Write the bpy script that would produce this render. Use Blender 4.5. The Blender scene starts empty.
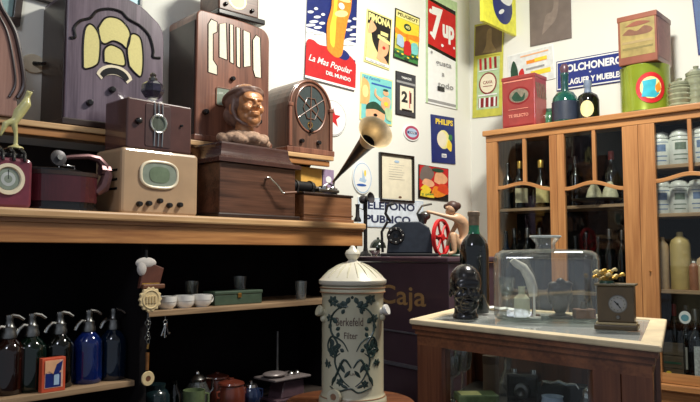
import bpy, bmesh, math, random
from mathutils import Vector, Matrix
S = bpy.context.scene
COL = S.collection
random.seed(7)
R = math.radians
pi = math.pi

# ---------------------------------------------------------------- camera, world, lights, exposure
FOC, HZ = 700.0, 253.0
PITCH = math.atan((HZ-201)/FOC)
CAM = Vector((0, 0, 1.30))
cd = bpy.data.cameras.new('camera'); cam = bpy.data.objects.new('camera', cd); COL.objects.link(cam)
cd.sensor_width = 36; cd.lens = 36*FOC/700; cd.clip_start = .05
cam.location = CAM; cam.rotation_euler = (pi/2+PITCH, 0, 0)
S.camera = cam
S.view_settings.view_transform = 'Standard'; S.view_settings.look = 'None'
S.view_settings.gamma = 1; S.view_settings.use_curve_mapping = False
S.view_settings.exposure = 0.0
w = bpy.data.worlds.new('world'); S.world = w; w.use_nodes = True
w.node_tree.nodes['Background'].inputs[0].default_value = (.80, .88, 1, 1)
w.node_tree.nodes['Background'].inputs[1].default_value = .32
def area(name, loc, target, size, power, col):
    l = bpy.data.lights.new(name, 'AREA'); l.shape = 'DISK'; l.size = size; l.energy = power; l.color = col
    o = bpy.data.objects.new(name, l); COL.objects.link(o); o.location = loc
    o.rotation_euler = (Vector(target)-Vector(loc)).to_track_quat('-Z', 'Y').to_euler()
    return o
area('ceiling_lamp', (.95, 2.75, 3.30), (.45, 3.3, 1.3), .45, 84, (1, .96, .86))
area('fill_light', (-.9, .2, 3.2), (-.5, 2.8, 1.2), .6, 16, (.84, .88, 1))  # added soft fill from the left, not a lamp of the room

# ---------------------------------------------------------------- pixel / plane helpers
def ray(px, py):
    f = Vector((0, math.cos(PITCH), math.sin(PITCH))); u = Vector((0, -math.sin(PITCH), math.cos(PITCH)))
    return f + Vector((1, 0, 0))*((px-350)/FOC) + u*((201-py)/FOC)
def onz(px, py, z):
    d = ray(px, py); t = (z-CAM.z)/d.z
    return CAM + d*t
class Frame:
    def __init__(s, x, y, th):
        s.o = Vector((x, y, 0)); s.th = R(th)
        s.u = Vector((math.cos(s.th), math.sin(s.th), 0)); s.v = Vector((-math.sin(s.th), math.cos(s.th), 0))
    def pt(s, u, v, z=0): return s.o + s.u*u + s.v*v + Vector((0, 0, z))
    def spot(s, v, px, py):
        d = ray(px, py); p0 = s.pt(0, v)
        t = (p0-CAM).dot(s.v)/d.dot(s.v); p = CAM + d*t
        return (p-s.o).dot(s.u), p.z
    dpy = 201
    def U(s, v, px, py=None): return s.spot(v, px, s.dpy if py is None else py)[0]
CORNER = (.871, 5.0)
FL = Frame(*CORNER, 42)        # left wall (u<0 towards the left)
FR = Frame(*CORNER, -42)       # right wall (u>0 towards the right)
FU = Frame(.051, 3.60, 47)     # shelving front
FB = Frame(.877, 4.484, -42)   # bottle cabinet front
FC = Frame(.054, 3.75, -54.5)  # Caja counter front

# ---------------------------------------------------------------- materials
def lin(c): return tuple(((x/255)/12.92 if x/255 <= .04045 else ((x/255+.055)/1.055)**2.4) for x in c)
MC = {}
def mat(name, rgb, rough=.5, metal=0, var=.12, scale=30, bump=.0, coat=0, spec=.5):
    if name in MC: return MC[name]
    m = bpy.data.materials.new(name); m.use_nodes = True; n = m.node_tree.nodes; L = m.node_tree.links
    b = n['Principled BSDF']; b.inputs['Roughness'].default_value = rough; b.inputs['Metallic'].default_value = metal
    b.inputs['Coat Weight'].default_value = coat; b.inputs['Specular IOR Level'].default_value = spec
    tc = n.new('ShaderNodeTexCoord'); no = n.new('ShaderNodeTexNoise'); no.inputs['Scale'].default_value = scale
    no.inputs['Detail'].default_value = 4
    L.new(tc.outputs['Object'], no.inputs['Vector'])
    r = n.new('ShaderNodeValToRGB'); c = lin(rgb)
    r.color_ramp.elements[0].position = .3; r.color_ramp.elements[1].position = .7
    r.color_ramp.elements[0].color = tuple(x*(1-var) for x in c)+(1,)
    r.color_ramp.elements[1].color = tuple(min(1, x*(1+var)) for x in c)+(1,)
    L.new(no.outputs['Fac'], r.inputs['Fac']); L.new(r.outputs['Color'], b.inputs['Base Color'])
    if bump:
        bp = n.new('ShaderNodeBump'); bp.inputs['Strength'].default_value = bump; bp.inputs['Distance'].default_value = .004
        L.new(no.outputs['Fac'], bp.inputs['Height']); L.new(bp.outputs['Normal'], b.inputs['Normal'])
    MC[name] = m; return m
def wood(name, a, bcol, rough=.42, axis=0, dens=26, coat=.15):
    if name in MC: return MC[name]
    m = bpy.data.materials.new(name); m.use_nodes = True; n = m.node_tree.nodes; L = m.node_tree.links
    b = n['Principled BSDF']; b.inputs['Roughness'].default_value = rough; b.inputs['Coat Weight'].default_value = coat
    tc = n.new('ShaderNodeTexCoord'); mp = n.new('ShaderNodeMapping')
    sc = [dens, dens, dens]; sc[axis] = dens*.07; mp.inputs['Scale'].default_value = sc
    L.new(tc.outputs['Object'], mp.inputs['Vector'])
    no = n.new('ShaderNodeTexNoise'); no.inputs['Scale'].default_value = 1; no.inputs['Detail'].default_value = 5; no.inputs['Distortion'].default_value = .8
    L.new(mp.outputs['Vector'], no.inputs['Vector'])
    mp2 = n.new('ShaderNodeMapping'); sc2 = [dens*7]*3; sc2[axis] = dens*.3; mp2.inputs['Scale'].default_value = sc2
    L.new(tc.outputs['Object'], mp2.inputs['Vector'])
    n2 = n.new('ShaderNodeTexNoise'); n2.inputs['Scale'].default_value = 1; L.new(mp2.outputs['Vector'], n2.inputs['Vector'])
    mx = n.new('ShaderNodeMath'); mx.operation = 'MULTIPLY_ADD'; mx.inputs[1].default_value = .35
    ml = n.new('ShaderNodeMath'); ml.operation = 'MULTIPLY'; ml.inputs[1].default_value = .65
    L.new(no.outputs['Fac'], ml.inputs[0]); L.new(n2.outputs['Fac'], mx.inputs[0]); L.new(ml.outputs[0], mx.inputs[2])
    r = n.new('ShaderNodeValToRGB'); r.color_ramp.elements[0].position = .36; r.color_ramp.elements[1].position = .62
    r.color_ramp.elements[0].color = lin(bcol)+(1,); r.color_ramp.elements[1].color = lin(a)+(1,)
    L.new(mx.outputs[0], r.inputs['Fac']); L.new(r.outputs['Color'], b.inputs['Base Color'])
    bp = n.new('ShaderNodeBump'); bp.inputs['Strength'].default_value = .12; bp.inputs['Distance'].default_value = .002
    L.new(mx.outputs[0], bp.inputs['Height']); L.new(bp.outputs['Normal'], b.inputs['Normal'])
    MC[name] = m; return m
def pane(name, tint=(.95, .97, .96), refl=.07, rough=.02, k=.55, haze=0):
    """thin clear sheet: transparent with a fresnel sheen"""
    if name in MC: return MC[name]
    m = bpy.data.materials.new(name); m.use_nodes = True; n = m.node_tree.nodes; L = m.node_tree.links
    n.remove(n['Principled BSDF']); o = n['Material Output']
    t = n.new('ShaderNodeBsdfTransparent'); t.inputs[0].default_value = tint+(1,)
    g = n.new('ShaderNodeBsdfGlossy'); g.inputs['Roughness'].default_value = rough
    lw = n.new('ShaderNodeLayerWeight'); lw.inputs['Blend'].default_value = .25
    ma = n.new('ShaderNodeMath'); ma.operation = 'MULTIPLY_ADD'; ma.inputs[1].default_value = k; ma.inputs[2].default_value = refl
    mx = n.new('ShaderNodeMixShader'); L.new(lw.outputs['Fresnel'], ma.inputs[0]); L.new(ma.outputs[0], mx.inputs[0])
    L.new(t.outputs[0], mx.inputs[1]); L.new(g.outputs[0], mx.inputs[2]); out = mx.outputs[0]
    if haze:  # pale diffuse mixed in to stand for reflected brightness on the glass
        df = n.new('ShaderNodeBsdfDiffuse'); df.inputs[0].default_value = (.8, .83, .8, 1); m2 = n.new('ShaderNodeMixShader'); m2.inputs[0].default_value = haze
        L.new(out, m2.inputs[1]); L.new(df.outputs[0], m2.inputs[2]); out = m2.outputs[0]
    L.new(out, o.inputs['Surface'])
    MC[name] = m; return m
def glass(name, rgb, rough=.03):
    """dark coloured bottle glass"""
    if name in MC: return MC[name]
    m = mat(name, rgb, rough, 0, .1, 20, coat=.5)
    m.node_tree.nodes['Principled BSDF'].inputs['Transmission Weight'].default_value = .55
    return m

WALL = mat('white plaster', (229, 230, 222), .9, var=.02, scale=3, bump=.15)
CEIL = mat('ceiling plaster', (225, 224, 218), .95, var=.02)
FLOORM = mat('dark tile', (58, 44, 38), .5, var=.2, scale=6)
PINE = wood('varnished pine', (192, 136, 82), (138, 88, 50), .4, 0, 16)
PINEL = wood('lit pine tone', (214, 176, 128), (170, 126, 82), .45, 0, 18)  # paler copy of the pine: light on lip and shelf put into colour
OAKV = wood('honey oak upright', (198, 142, 88), (158, 104, 60), .42, 2, 14)
OAKH = wood('honey oak rail', (202, 146, 90), (162, 108, 62), .42, 0, 14)
SHELFW = wood('worn shelf wood', (176, 146, 112), (122, 96, 70), .6, 0, 18)
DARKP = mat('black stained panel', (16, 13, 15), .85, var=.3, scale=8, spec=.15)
REDW = wood('red brown showcase wood', (140, 86, 54), (96, 54, 34), .38, 0, 18, .3)
REDWV = wood('red brown showcase upright', (130, 78, 50), (92, 50, 32), .38, 2, 18, .3)
WORNLIT = mat('worn lit wood', (226, 206, 168), .55, var=.14, scale=14)  # worn wood, its cream tone also carrying the light from above
WALN = wood('walnut veneer', (110, 76, 60), (62, 40, 30), .35, 2, 20, .3)
WALNH = wood('walnut veneer across', (104, 70, 54), (52, 32, 24), .35, 0, 16, .3)
MAHO = wood('mahogany face', (140, 92, 72), (90, 54, 42), .32, 2, 16, .4)
PURPW = wood('grey violet walnut', (114, 100, 112), (76, 64, 76), .28, 2, 22, .5)
DKW = mat('dark brown wood', (44, 28, 22), .4, var=.3, scale=18, coat=.2)
BLK = mat('black lacquer', (16, 15, 17), .25, var=.2, coat=.4)
MBLK = mat('matt black iron', (26, 25, 27), .5, .3, .25, 40)
SPK = mat('speaker cloth', (216, 206, 140), .85, var=.05, scale=160)
CREAM = mat('cream bakelite', (168, 140, 110), .38, var=.08, scale=10, coat=.3)
CREAML = mat('cream enamel', (226, 214, 186), .35, var=.06)
BAKE = mat('brown bakelite', (80, 52, 48), .25, var=.15, scale=14, coat=.5)
MAROON = mat('maroon bakelite', (110, 44, 60), .3, var=.12, coat=.4)
CHROME = mat('worn chrome', (200, 200, 198), .22, 1, .1, 30)
STEEL = mat('dull steel', (120, 120, 118), .35, 1, .2, 30)
BRASS = mat('aged brass', (190, 150, 82), .3, 1, .2, 30)
GOLD = mat('gilt', (222, 182, 92), .3, .8, .2, 30)
GREYG = mat('grey green dial', (132, 142, 128), .25, var=.12, scale=30, coat=.4)
WHITE = mat('white enamel', (236, 238, 236), .3, var=.03, coat=.3)
PAPER = mat('cream paper', (232, 224, 198), .8, var=.06, scale=20)
RED = mat('signal red', (196, 34, 38), .4, var=.08)
DRED = mat('dark red', (132, 24, 30), .4, var=.15)
NAVY = mat('navy blue', (28, 42, 110), .35, var=.1)
BLUE = mat('mid blue', (40, 90, 170), .4, var=.1)
LBLUE = mat('pale blue', (170, 196, 220), .45, var=.08)
AQUA = mat('aqua', (120, 200, 196), .5, var=.08)
YEL = mat('warm yellow', (240, 210, 60), .5, var=.08)
LYEL = mat('pale yellow', (236, 228, 150), .5, var=.08)
LIME = mat('lime yellow', (196, 194, 78), .45, var=.1)
ORG = mat('orange', (236, 140, 40), .45, var=.14, scale=60)
GRN = mat('leaf green', (60, 130, 66), .45, var=.2)
DGRN = mat('dark green', (30, 70, 52), .4, var=.2)
LGRN = mat('pale green', (180, 206, 160), .5, var=.12)
SKINP = mat('painted flesh', (232, 176, 132), .5, var=.1)
BRN = mat('mid brown', (110, 70, 48), .5, var=.2)
GREYP = mat('brown grey print', (116, 104, 98), .6, var=.12, scale=12)
GREY = mat('grey print', (150, 150, 150), .5, var=.1)
CERAM = mat('stoneware glaze', (206, 200, 172), .28, var=.05, scale=9, coat=.5)
CERTR = mat('dark green blue glaze', (48, 66, 62), .35, var=.25, scale=60)
CERBR = mat('brown glaze', (150, 112, 84), .35, var=.15)
CUPM = mat('white china', (232, 230, 224), .2, var=.03, coat=.5)
PANE = pane('window glass', refl=.02, k=.35)
CLEAR = pane('clear jar glass', (.92, .94, .92), .10, .03, haze=.05)
GBLUE = glass('cobalt glass', (18, 44, 120)); GNAVY = glass('dark blue glass', (10, 34, 60))
GGRN = glass('bottle green glass', (8, 34, 24)); GBLK = glass('black green glass', (9, 14, 13)); GBRN = glass('dark brown glass', (40, 18, 14))
GTEAL = glass('teal glass', (22, 104, 92))

# ---------------------------------------------------------------- mesh builder
class MB:
    def __init__(s): s.bm = bmesh.new(); s.mats = []; s.M = Matrix.Identity(4); s.k = 0
    def mi(s, m):
        if m not in s.mats: s.mats.append(m)
        return s.mats.index(m)
    def add(s, vs, fs, m, smooth=False):
        i = s.mi(m); b = [s.bm.verts.new(s.M @ Vector(v)) for v in vs]
        for f in fs:
            try: fc = s.bm.faces.new([b[j] for j in f])
            except ValueError: continue
            fc.material_index = i; fc.smooth = smooth
        return s
    def take(s, t, m, smooth=False):
        t.verts.ensure_lookup_table(); t.verts.index_update()
        s.add([v.co.copy() for v in t.verts], [[v.index for v in f.verts] for f in t.faces], m, smooth); t.free(); return s
    def box(s, c, d, m, bev=0, seg=2, rot=None):
        t = bmesh.new(); bmesh.ops.create_cube(t, size=1)
        for v in t.verts: v.co = Vector((v.co.x*d[0], v.co.y*d[1], v.co.z*d[2]))
        if bev: bmesh.ops.bevel(t, geom=t.edges[:], offset=min(bev, min(d)*.45), segments=seg, affect='EDGES', profile=.5)
        if rot: bmesh.ops.rotate(t, verts=t.verts, matrix=rot)
        for v in t.verts: v.co += Vector(c)
        return s.take(t, m, False)
    def b3(s, x0, x1, y0, y1, z0, z1, m, bev=0, seg=2):
        return s.box(((x0+x1)/2, (y0+y1)/2, (z0+z1)/2), (abs(x1-x0), abs(y1-y0), abs(z1-z0)), m, bev, seg)
    def prism(s, poly, y0, y1, m, bev=0, smooth=False):
        """polygon in x,z extruded along y"""
        t = bmesh.new(); vs = [t.verts.new((p[0], y0, p[1])) for p in poly]; f = t.faces.new(vs)
        r = bmesh.ops.extrude_face_region(t, geom=[f]); nv = [e for e in r['geom'] if isinstance(e, bmesh.types.BMVert)]
        for v in nv: v.co.y = y1
        bmesh.ops.recalc_face_normals(t, faces=t.faces)
        if bev:
            ed = [e for e in t.edges if all(abs(v.co.y-y0) < 1e-6 for v in e.verts)]
            bmesh.ops.bevel(t, geom=ed, offset=bev, segments=2, affect='EDGES', profile=.5)
        bmesh.ops.triangulate(t, faces=[f for f in t.faces if len(f.verts) > 4])
        return s.take(t, m, smooth)
    def slab(s, poly, z0, z1, m):
        """polygon in x,y extruded along z"""
        n = len(poly); vs = [(p[0], p[1], z0) for p in poly]+[(p[0], p[1], z1) for p in poly]
        fs = [list(range(n))[::-1], list(range(n, 2*n))]+[[i, (i+1) % n, n+(i+1) % n, n+i] for i in range(n)]
        return s.add(vs, fs, m)
    def lathe(s, prof, m, c=(0, 0, 0), seg=28, mtx=None, smooth=True, cap=True, closed=False):
        vs = []; fs = []; n = len(prof)
        for (r, z) in prof:
            for k in range(seg):
                a = 2*pi*k/seg; vs.append(Vector((r*math.cos(a), r*math.sin(a), z)))
        for i in range(n-1 if not closed else n):
            j = (i+1) % n
            for k in range(seg):
                l = (k+1) % seg; fs.append([i*seg+k, i*seg+l, j*seg+l, j*seg+k])
        if cap and not closed:
            if prof[0][0] > 1e-4: fs.append(list(range(seg))[::-1])
            if prof[-1][0] > 1e-4: fs.append([(n-1)*seg+k for k in range(seg)])
        if mtx is not None: vs = [mtx @ v for v in vs]
        vs = [v+Vector(c) for v in vs]
        return s.add(vs, fs, m, smooth)
    def cyl(s, a, b, r, m, r2=None, seg=18):
        a = Vector(a); b = Vector(b); q = (b-a).to_track_quat('Z', 'Y').to_matrix(); h = (b-a).length
        return s.lathe([(r, 0), (r2 if r2 is not None else r, h)], m, a, seg, q)
    def ell(s, c, r, m, seg=20, rings=12, rot=None):
        t = bmesh.new(); bmesh.ops.create_uvsphere(t, u_segments=seg, v_segments=rings, radius=1)
        for v in t.verts: v.co = Vector((v.co.x*r[0], v.co.y*r[1], v.co.z*r[2]))
        if rot: bmesh.ops.rotate(t, verts=t.verts, matrix=rot)
        for v in t.verts: v.co += Vector(c)
        return s.take(t, m, True)
    def tube(s, pts, r, m, seg=8, closed=False):
        pts = [Vector(p) for p in pts]; n = len(pts); rr = r if isinstance(r, (list, tuple)) else [r]*n
        vs = []; fs = []; up = Vector((0, 0, 1)); prev = None
        for i, p in enumerate(pts):
            a = pts[(i-1) % n] if (closed or i > 0) else p; b = pts[(i+1) % n] if (closed or i < n-1) else p
            t = (b-a).normalized()
            if prev is None:
                x = t.cross(up)
                if x.length < .1: x = t.cross(Vector((1, 0, 0)))
            else: x = prev-t*prev.dot(t)
            x.normalize(); prev = x; y = t.cross(x)
            for k in range(seg):
                an = 2*pi*k/seg; vs.append(p+(x*math.cos(an)+y*math.sin(an))*rr[i])
        for i in range(n if closed else n-1):
            j = (i+1) % n
            for k in range(seg):
                l = (k+1) % seg; fs.append([i*seg+k, i*seg+l, j*seg+l, j*seg+k])
        if not closed: fs.append(list(range(seg))[::-1]); fs.append([(n-1)*seg+k for k in range(seg)])
        return s.add(vs, fs, m, True)
    # --- flat print layers, facing -y
    def flat(s, poly, m, y=None, th=.0006):
        s.k += 1; yy = s.y0-s.k*.00035 if y is None else y
        return s.prism(poly, yy-th, yy, m)
    y0 = 0
    def rect(s, x0, x1, z0, z1, m): return s.flat([(x0, z0), (x1, z0), (x1, z1), (x0, z1)], m)
    def oval(s, cx, cz, rx, rz, m, rot=0, n=28, a0=0, a1=2*pi):
        full = abs(a1-a0-2*pi) < 1e-6; P = []
        for i in range(n if full else n+1):
            a = a0+(a1-a0)*i/n; x = rx*math.cos(a); z = rz*math.sin(a)
            P.append((cx+x*math.cos(rot)-z*math.sin(rot), cz+x*math.sin(rot)+z*math.cos(rot)))
        return s.flat(P, m)
    def text(s, st, cx, cz, wd, ht, m, bold=.02, rot=0, shear=0, fn=None, th=.0006):
        s.k += 1; yy = s.y0-s.k*.00035
        cu = bpy.data.curves.new('t', 'FONT'); cu.body = st; cu.offset = bold; cu.shear = shear; cu.resolution_u = 3
        ob = bpy.data.objects.new('t', cu); me = bpy.data.meshes.new_from_object(ob)
        xs = [v.co.x for v in me.vertices]; zs = [v.co.y for v in me.vertices]
        if xs:
            sx = wd/(max(xs)-min(xs)); sz = ht/(max(zs)-min(zs)); mx = (max(xs)+min(xs))/2; mz = (max(zs)+min(zs))/2
            out = []
            for v in me.vertices:
                x = (v.co.x-mx)*sx; z = (v.co.y-mz)*sz
                x, z = x*math.cos(rot)-z*math.sin(rot), x*math.sin(rot)+z*math.cos(rot)
                q = (cx+x, yy-th, cz+z); out.append(fn(q) if fn else q)
            s.add(out, [list(p.vertices) for p in me.polygons], m)
        bpy.data.objects.remove(ob); bpy.data.curves.remove(cu); bpy.data.meshes.remove(me)
        return s
    def build(s, name, parent=None, sub=0, recalc=True):
        if recalc: bmesh.ops.recalc_face_normals(s.bm, faces=s.bm.faces)
        for e in s.bm.edges:
            if len(e.link_faces) == 2 and e.calc_face_angle(0) > .75: e.smooth = False
        me = bpy.data.meshes.new(name); s.bm.to_mesh(me); s.bm.free()
        for m in s.mats: me.materials.append(m)
        o = bpy.data.objects.new(name, me); COL.objects.link(o)
        if parent: o.parent = parent
        if sub:
            sm = o.modifiers.new('s', 'SUBSURF'); sm.levels = sub; sm.render_levels = sub
        return o
def tag(o, label=None, cat=None, group=None, kind=None):
    if label: o['label'] = label
    if cat: o['category'] = cat
    if group: o['group'] = group
    if kind: o['kind'] = kind
    return o
def thing(name, label, cat, loc, rz=0, group=None):
    o = bpy.data.objects.new(name, None); COL.objects.link(o); o.empty_display_size = .05
    o.location = loc; o.rotation_euler = (0, 0, rz); return tag(o, label, cat, group)
def single(m, name, label, cat, loc, rz=0, group=None):
    o = m.build(name); o.location = loc; o.rotation_euler = (0, 0, rz); return tag(o, label, cat, group)
def copy_tree(o, parent=None):
    c = o.copy(); COL.objects.link(c)
    if parent: c.parent = parent
    for ch in list(o.children): copy_tree(ch, c)
    return c
def struct(m, name): o = m.build(name); o['kind'] = 'structure'; return o
def arc(cx, cz, rx, rz, a0, a1, n=16): return [(cx+rx*math.cos(a0+(a1-a0)*i/n), cz+rz*math.sin(a0+(a1-a0)*i/n)) for i in range(n+1)]
def rrect(w_, h_, r, x0=0, z0=0, n=6):
    P = []
    for cx, cz, a in ((x0+w_-r, z0+r, -pi/2), (x0+w_-r, z0+h_-r, 0), (x0+r, z0+h_-r, pi/2), (x0+r, z0+r, pi)): P += arc(cx, cz, r, r, a, a+pi/2, n)
    return P
def remesh(o, vox, smooth=2):
    m = o.modifiers.new('r', 'REMESH'); m.mode = 'VOXEL'; m.voxel_size = vox; m.use_smooth_shade = True
    if smooth: q = o.modifiers.new('m', 'SMOOTH'); q.iterations = smooth; q.factor = .5
    return o

# ================================================================ THE ROOM
def P(F, u0, u1, v0, v1): return [(F.pt(u, v).x, F.pt(u, v).y) for u, v in ((u0, v0), (u1, v0), (u1, v1), (u0, v1))]
m = MB(); m.slab(P(FL, -5.2, 0.15, 0, .15), 0, 3.5, WALL); struct(m, 'wall_left')
m = MB(); m.slab(P(FR, -.02, 4.6, 0, .15), 0, 3.5, WALL); struct(m, 'wall_right')
m = MB(); m.slab([(-3.6, -1.2), (5, -1.2), (5, 5.6), (-3.6, 5.6)], -.1, 0, FLOORM); struct(m, 'floor')
m = MB(); m.slab([(-3.6, -1.2), (5, -1.2), (5, 5.6), (-3.6, 5.6)], 3.5, 3.6, CEIL); struct(m, 'ceiling')

# ---------------------------------------------------------------- shelving unit under the radios
BT = 1.45
ud = FU.U(.0, 145, 340)     # divider
un = thing('shelf_unit', 'pine topped shelving unit with dark insides along the left wall', 'shelving unit', FU.pt(0, 0, 0), FU.th)
UL = -2.55
m = MB(); m.b3(UL, 0, -.045, .46, 1.418, BT, PINEL, .008); m.b3(UL, 0, -.025, .0, 1.405, 1.418, PINE); m.build('counter_top', un)
m = MB(); m.b3(UL, 0, -.02, .012, 1.335, 1.405, PINE, .003); m.build('fascia', un)
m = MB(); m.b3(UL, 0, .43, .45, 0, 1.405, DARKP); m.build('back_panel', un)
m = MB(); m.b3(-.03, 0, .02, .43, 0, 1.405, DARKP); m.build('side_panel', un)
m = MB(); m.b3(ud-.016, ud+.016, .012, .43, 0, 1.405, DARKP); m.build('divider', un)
SH1 = FU.spot(.03, 150, 311.5)[1]; SH0 = FU.spot(.03, 60, 391)[1]; SH2 = .60
print('shelves', SH1, SH0, 'ud', ud)
m = MB(); m.b3(ud+.022, -.032, .03, .428, SH1-.022, SH1, SHELFW, .002); m.build('shelf', un)
m = MB(); m.b3(UL, ud-.022, .03, .428, SH0-.022, SH0, SHELFW, .002); m.build('shelf', un)
m = MB(); m.b3(ud+.022, -.032, .03, .428, SH2-.022, SH2, mat('shaded worn shelf', (50, 40, 34), .7, var=.2), .002); m.build('shelf', un)  # bottom board in darkened shelf wood, shade put into its colour

# rear wall shelf carrying the big sets (parallel to the wall, u measured from the corner)
SV = -.30
ru = FL.U(SV, 334); RZ = FL.spot(SV, 287, 151)[1]
print('rear shelf z', RZ, 'z at left', FL.spot(SV, 65, 112)[1], 'end', ru)
t = thing('raised_shelf', 'long raised wooden shelf behind the front row of radios', 'shelf', FL.pt(0, SV, RZ), FL.th)
m = MB(); m.b3(-4.2, ru, 0, .295, -.024, 0, PINEL, .004); m.build('board', t)
m = MB(); m.b3(-4.2, ru-.02, .012, .03, -.056, -.026, PINE, .004); m.build('front_rail', t)
m = MB(); m.b3(-4.2, FL.U(0, 262), .278, .294, -(RZ-BT)-.04, -.058, mat('dark back board', (42, 34, 32), .7, var=.2)); m.build('back_board', t)
for uu in (ru-.05, ru-1.1, ru-2.2):
    m = MB(); m.prism([(0, -.026), (0, -.15), (.02, -.15), (.13, -.026)], 0, .025, DARKP)
    o = m.build('bracket', t); o.rotation_euler = (0, 0, -pi/2); o.location = (uu, .29, 0)

# ---------------------------------------------------------------- bottle cabinet on the right wall
CT = 2.085; FB.dpy = 250; g = lambda px: FB.U(0, px)
cb = thing('bottle_cabinet', 'tall honey wood cabinet with glazed doors full of bottles', 'cabinet', FB.pt(0, 0, 0), FB.th)
CW = 2.55
xs = dict(a0=0, a1=g(498.5), b0=g(551), b1=g(566), c0=g(625), c1=g(658))
sec = xs['a1']-0
TOPG = FB.spot(0, 502, 141)[1]; BOTG = .62
m = MB(); m.b3(-.015, CW, -.02, .375, CT-.035, CT, OAKH, .006); m.build('top_board', cb)
m = MB(); m.b3(0, CW, .0, .03, TOPG, CT-.035, OAKH, .003); m.build('cornice_rail', cb)
m = MB(); m.b3(0, .02, .031, .37, 0, CT-.036, OAKV); m.build('side_panel', cb)
m = MB(); m.b3(CW-.02, CW, .031, .37, 0, CT-.036, OAKV); m.build('side_panel', cb)
m = MB(); m.b3(.02, CW-.02, .355, .37, 0, CT-.036, DARKP); m.build('back_panel', cb)
m = MB(); xm = (xs['c0']+xs['c1'])/2; m.b3(xm-.012, xm+.012, .034, .354, 0, CT-.036, DARKP); m.build('partition', cb)
m = MB(); m.b3(0, CW, .0, .03, .0, BOTG-.045, OAKH, .003); m.build('base_front', cb)
m = MB(); m.b3(-.01, CW, -.03, .03, BOTG-.043, BOTG-.008, OAKH, .006); m.build('ledge', cb)
def ogee(xa, xb, zc, amp, n=16):
    return [(xa+(xb-xa)*i/n, zc+amp*(.5-.5*math.cos(2*pi*i/n))) for i in range(n+1)]
Z0 = BOTG-.005; Z1 = TOPG
def doorset(x0, xa, xb, x1, zl, zr, zm, mul):
    """frame outer x0..x1, glass xa..xb, ogee rail height at left/right zl,zr and middle zm"""
    m = MB()
    m.b3(x0+.001, xa, .0, .028, Z0, Z1-.001, OAKV, .003); m.b3(xb, x1-.001, .0, .028, Z0, Z1-.001, OAKV, .003)
    m.b3(xa, xb, .002, .026, Z0, Z0+.05, OAKH); 
    fr = m.build('door', cb)
    m = MB(); n = 16; top = [(xa+(xb-xa)*i/n, zl+(zr-zl)*i/n+(zm-(zl+zr)/2)*(.5-.5*math.cos(2*pi*i/n))) for i in range(n+1)]
    m.prism(top+[(p[0], p[1]-.022) for p in top[::-1]], .0, .024, OAKH, .002); m.build('curved_rail', fr)
    m = MB(); mw = .021; xm_ = mul; 
    zt = zm-.006; m.b3(xm_-mw/2, xm_+mw/2, .002, .024, zt, Z1-.001, OAKV, .002); m.build('mullion', fr)
    m = MB(); m.b3(xa, xb, .012, .015, Z0+.05, Z1, PANE); m.build('pane', fr)
zq = lambda px, py: FB.spot(0, px, py)[1]
doorset(0.0, xs['a1'], xs['b0'], (xs['b0']+xs['b1'])/2, zq(500, 186), zq(551, 187), zq(528, 181), g(525.5))
doorset((xs['b0']+xs['b1'])/2, xs['b1'], xs['c0'], g(641), zq(566, 187), zq(625, 186), zq(598, 180), g(596))
dw = xs['c0']-xs['b1']
doorset(g(641), xs['c1'], xs['c1']+dw, xs['c1']+dw+.05, zq(658, 179), zq(658, 179)-.0, zq(693, 171), g(693.5))
x4 = xs['c1']+dw+.05
m4 = x4+.06
doorset(x4, m4, m4+dw, CW, zq(658, 179), zq(658, 179), zq(693, 171), m4+dw/2)
m = MB(); m.cyl((g(650), -.012, 1.2), (g(650), 0, 1.2), .004, BRASS); m.build('keyhole', cb)
SB = .36
zA = FB.spot(.10, 525, 208.5)[1]; zB = FB.spot(.10, 540, 290)[1]
zR1 = FB.spot(.06, 680, 164)[1]; zR2 = FB.spot(.06, 680, 213)[1]; zR3 = FB.spot(.06, 680, 290)[1]
print('cab shelves', zA, zB, zR1, zR2, zR3)
for z in (zA, zB): m = MB(); m.b3(.022, xm-.014, .05, .352, z-.018, z, SHELFW, .002); m.build('shelf', cb)
for z in (zR1, zR2, zR3): m = MB(); m.b3(xm+.014, CW-.022, .04, .352, z-.02, z, SHELFW, .002); m.build('shelf', cb)
m = MB(); m.b3(.022, xm-.014, .04, .352, BOTG-.02, BOTG, SHELFW); m.b3(xm+.014, CW-.022, .04, .352, BOTG-.02, BOTG, SHELFW); m.build('shelf', cb)

# ---------------------------------------------------------------- Caja counter
CH = 1.283; CL = .68; CD = .30
t = thing('cash_counter', 'dark painted counter lettered Caja in gold', 'counter', FC.pt(0, 0, 0), FC.th)
DPAINT = mat('dark plum paint', (80, 60, 69), .35, var=.1, scale=8, coat=.3)
m = MB(); m.b3(0, CL, .0, CD, 0, CH-.03, DPAINT, .004); m.build('body', t)
m = MB(); m.b3(-.012, CL+.012, -.015, CD+.01, CH-.028, CH, DPAINT, .008); m.build('top', t)
for z, th in ((.915, .008), (.755, .018)):
    m = MB(); m.b3(0, CL, -.012, -.001, z-th/2, z+th/2, mat('grey trim', (110, 108, 116), .4, .3), .002); m.build('trim_strip', t)
m = MB(); ux0, _ = FC.spot(-.002, 379, 300); ux1, zz = FC.spot(-.002, 426, 300)
m.y0 = -.001; zt = FC.spot(-.002, 402, 299)[1]
m.text('Caja', (ux0+ux1)/2, zt+.004, ux1-ux0, .125, mat('gold lettering', (190, 150, 96), .45, .2), .012)
m.build('lettering', t)

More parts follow.
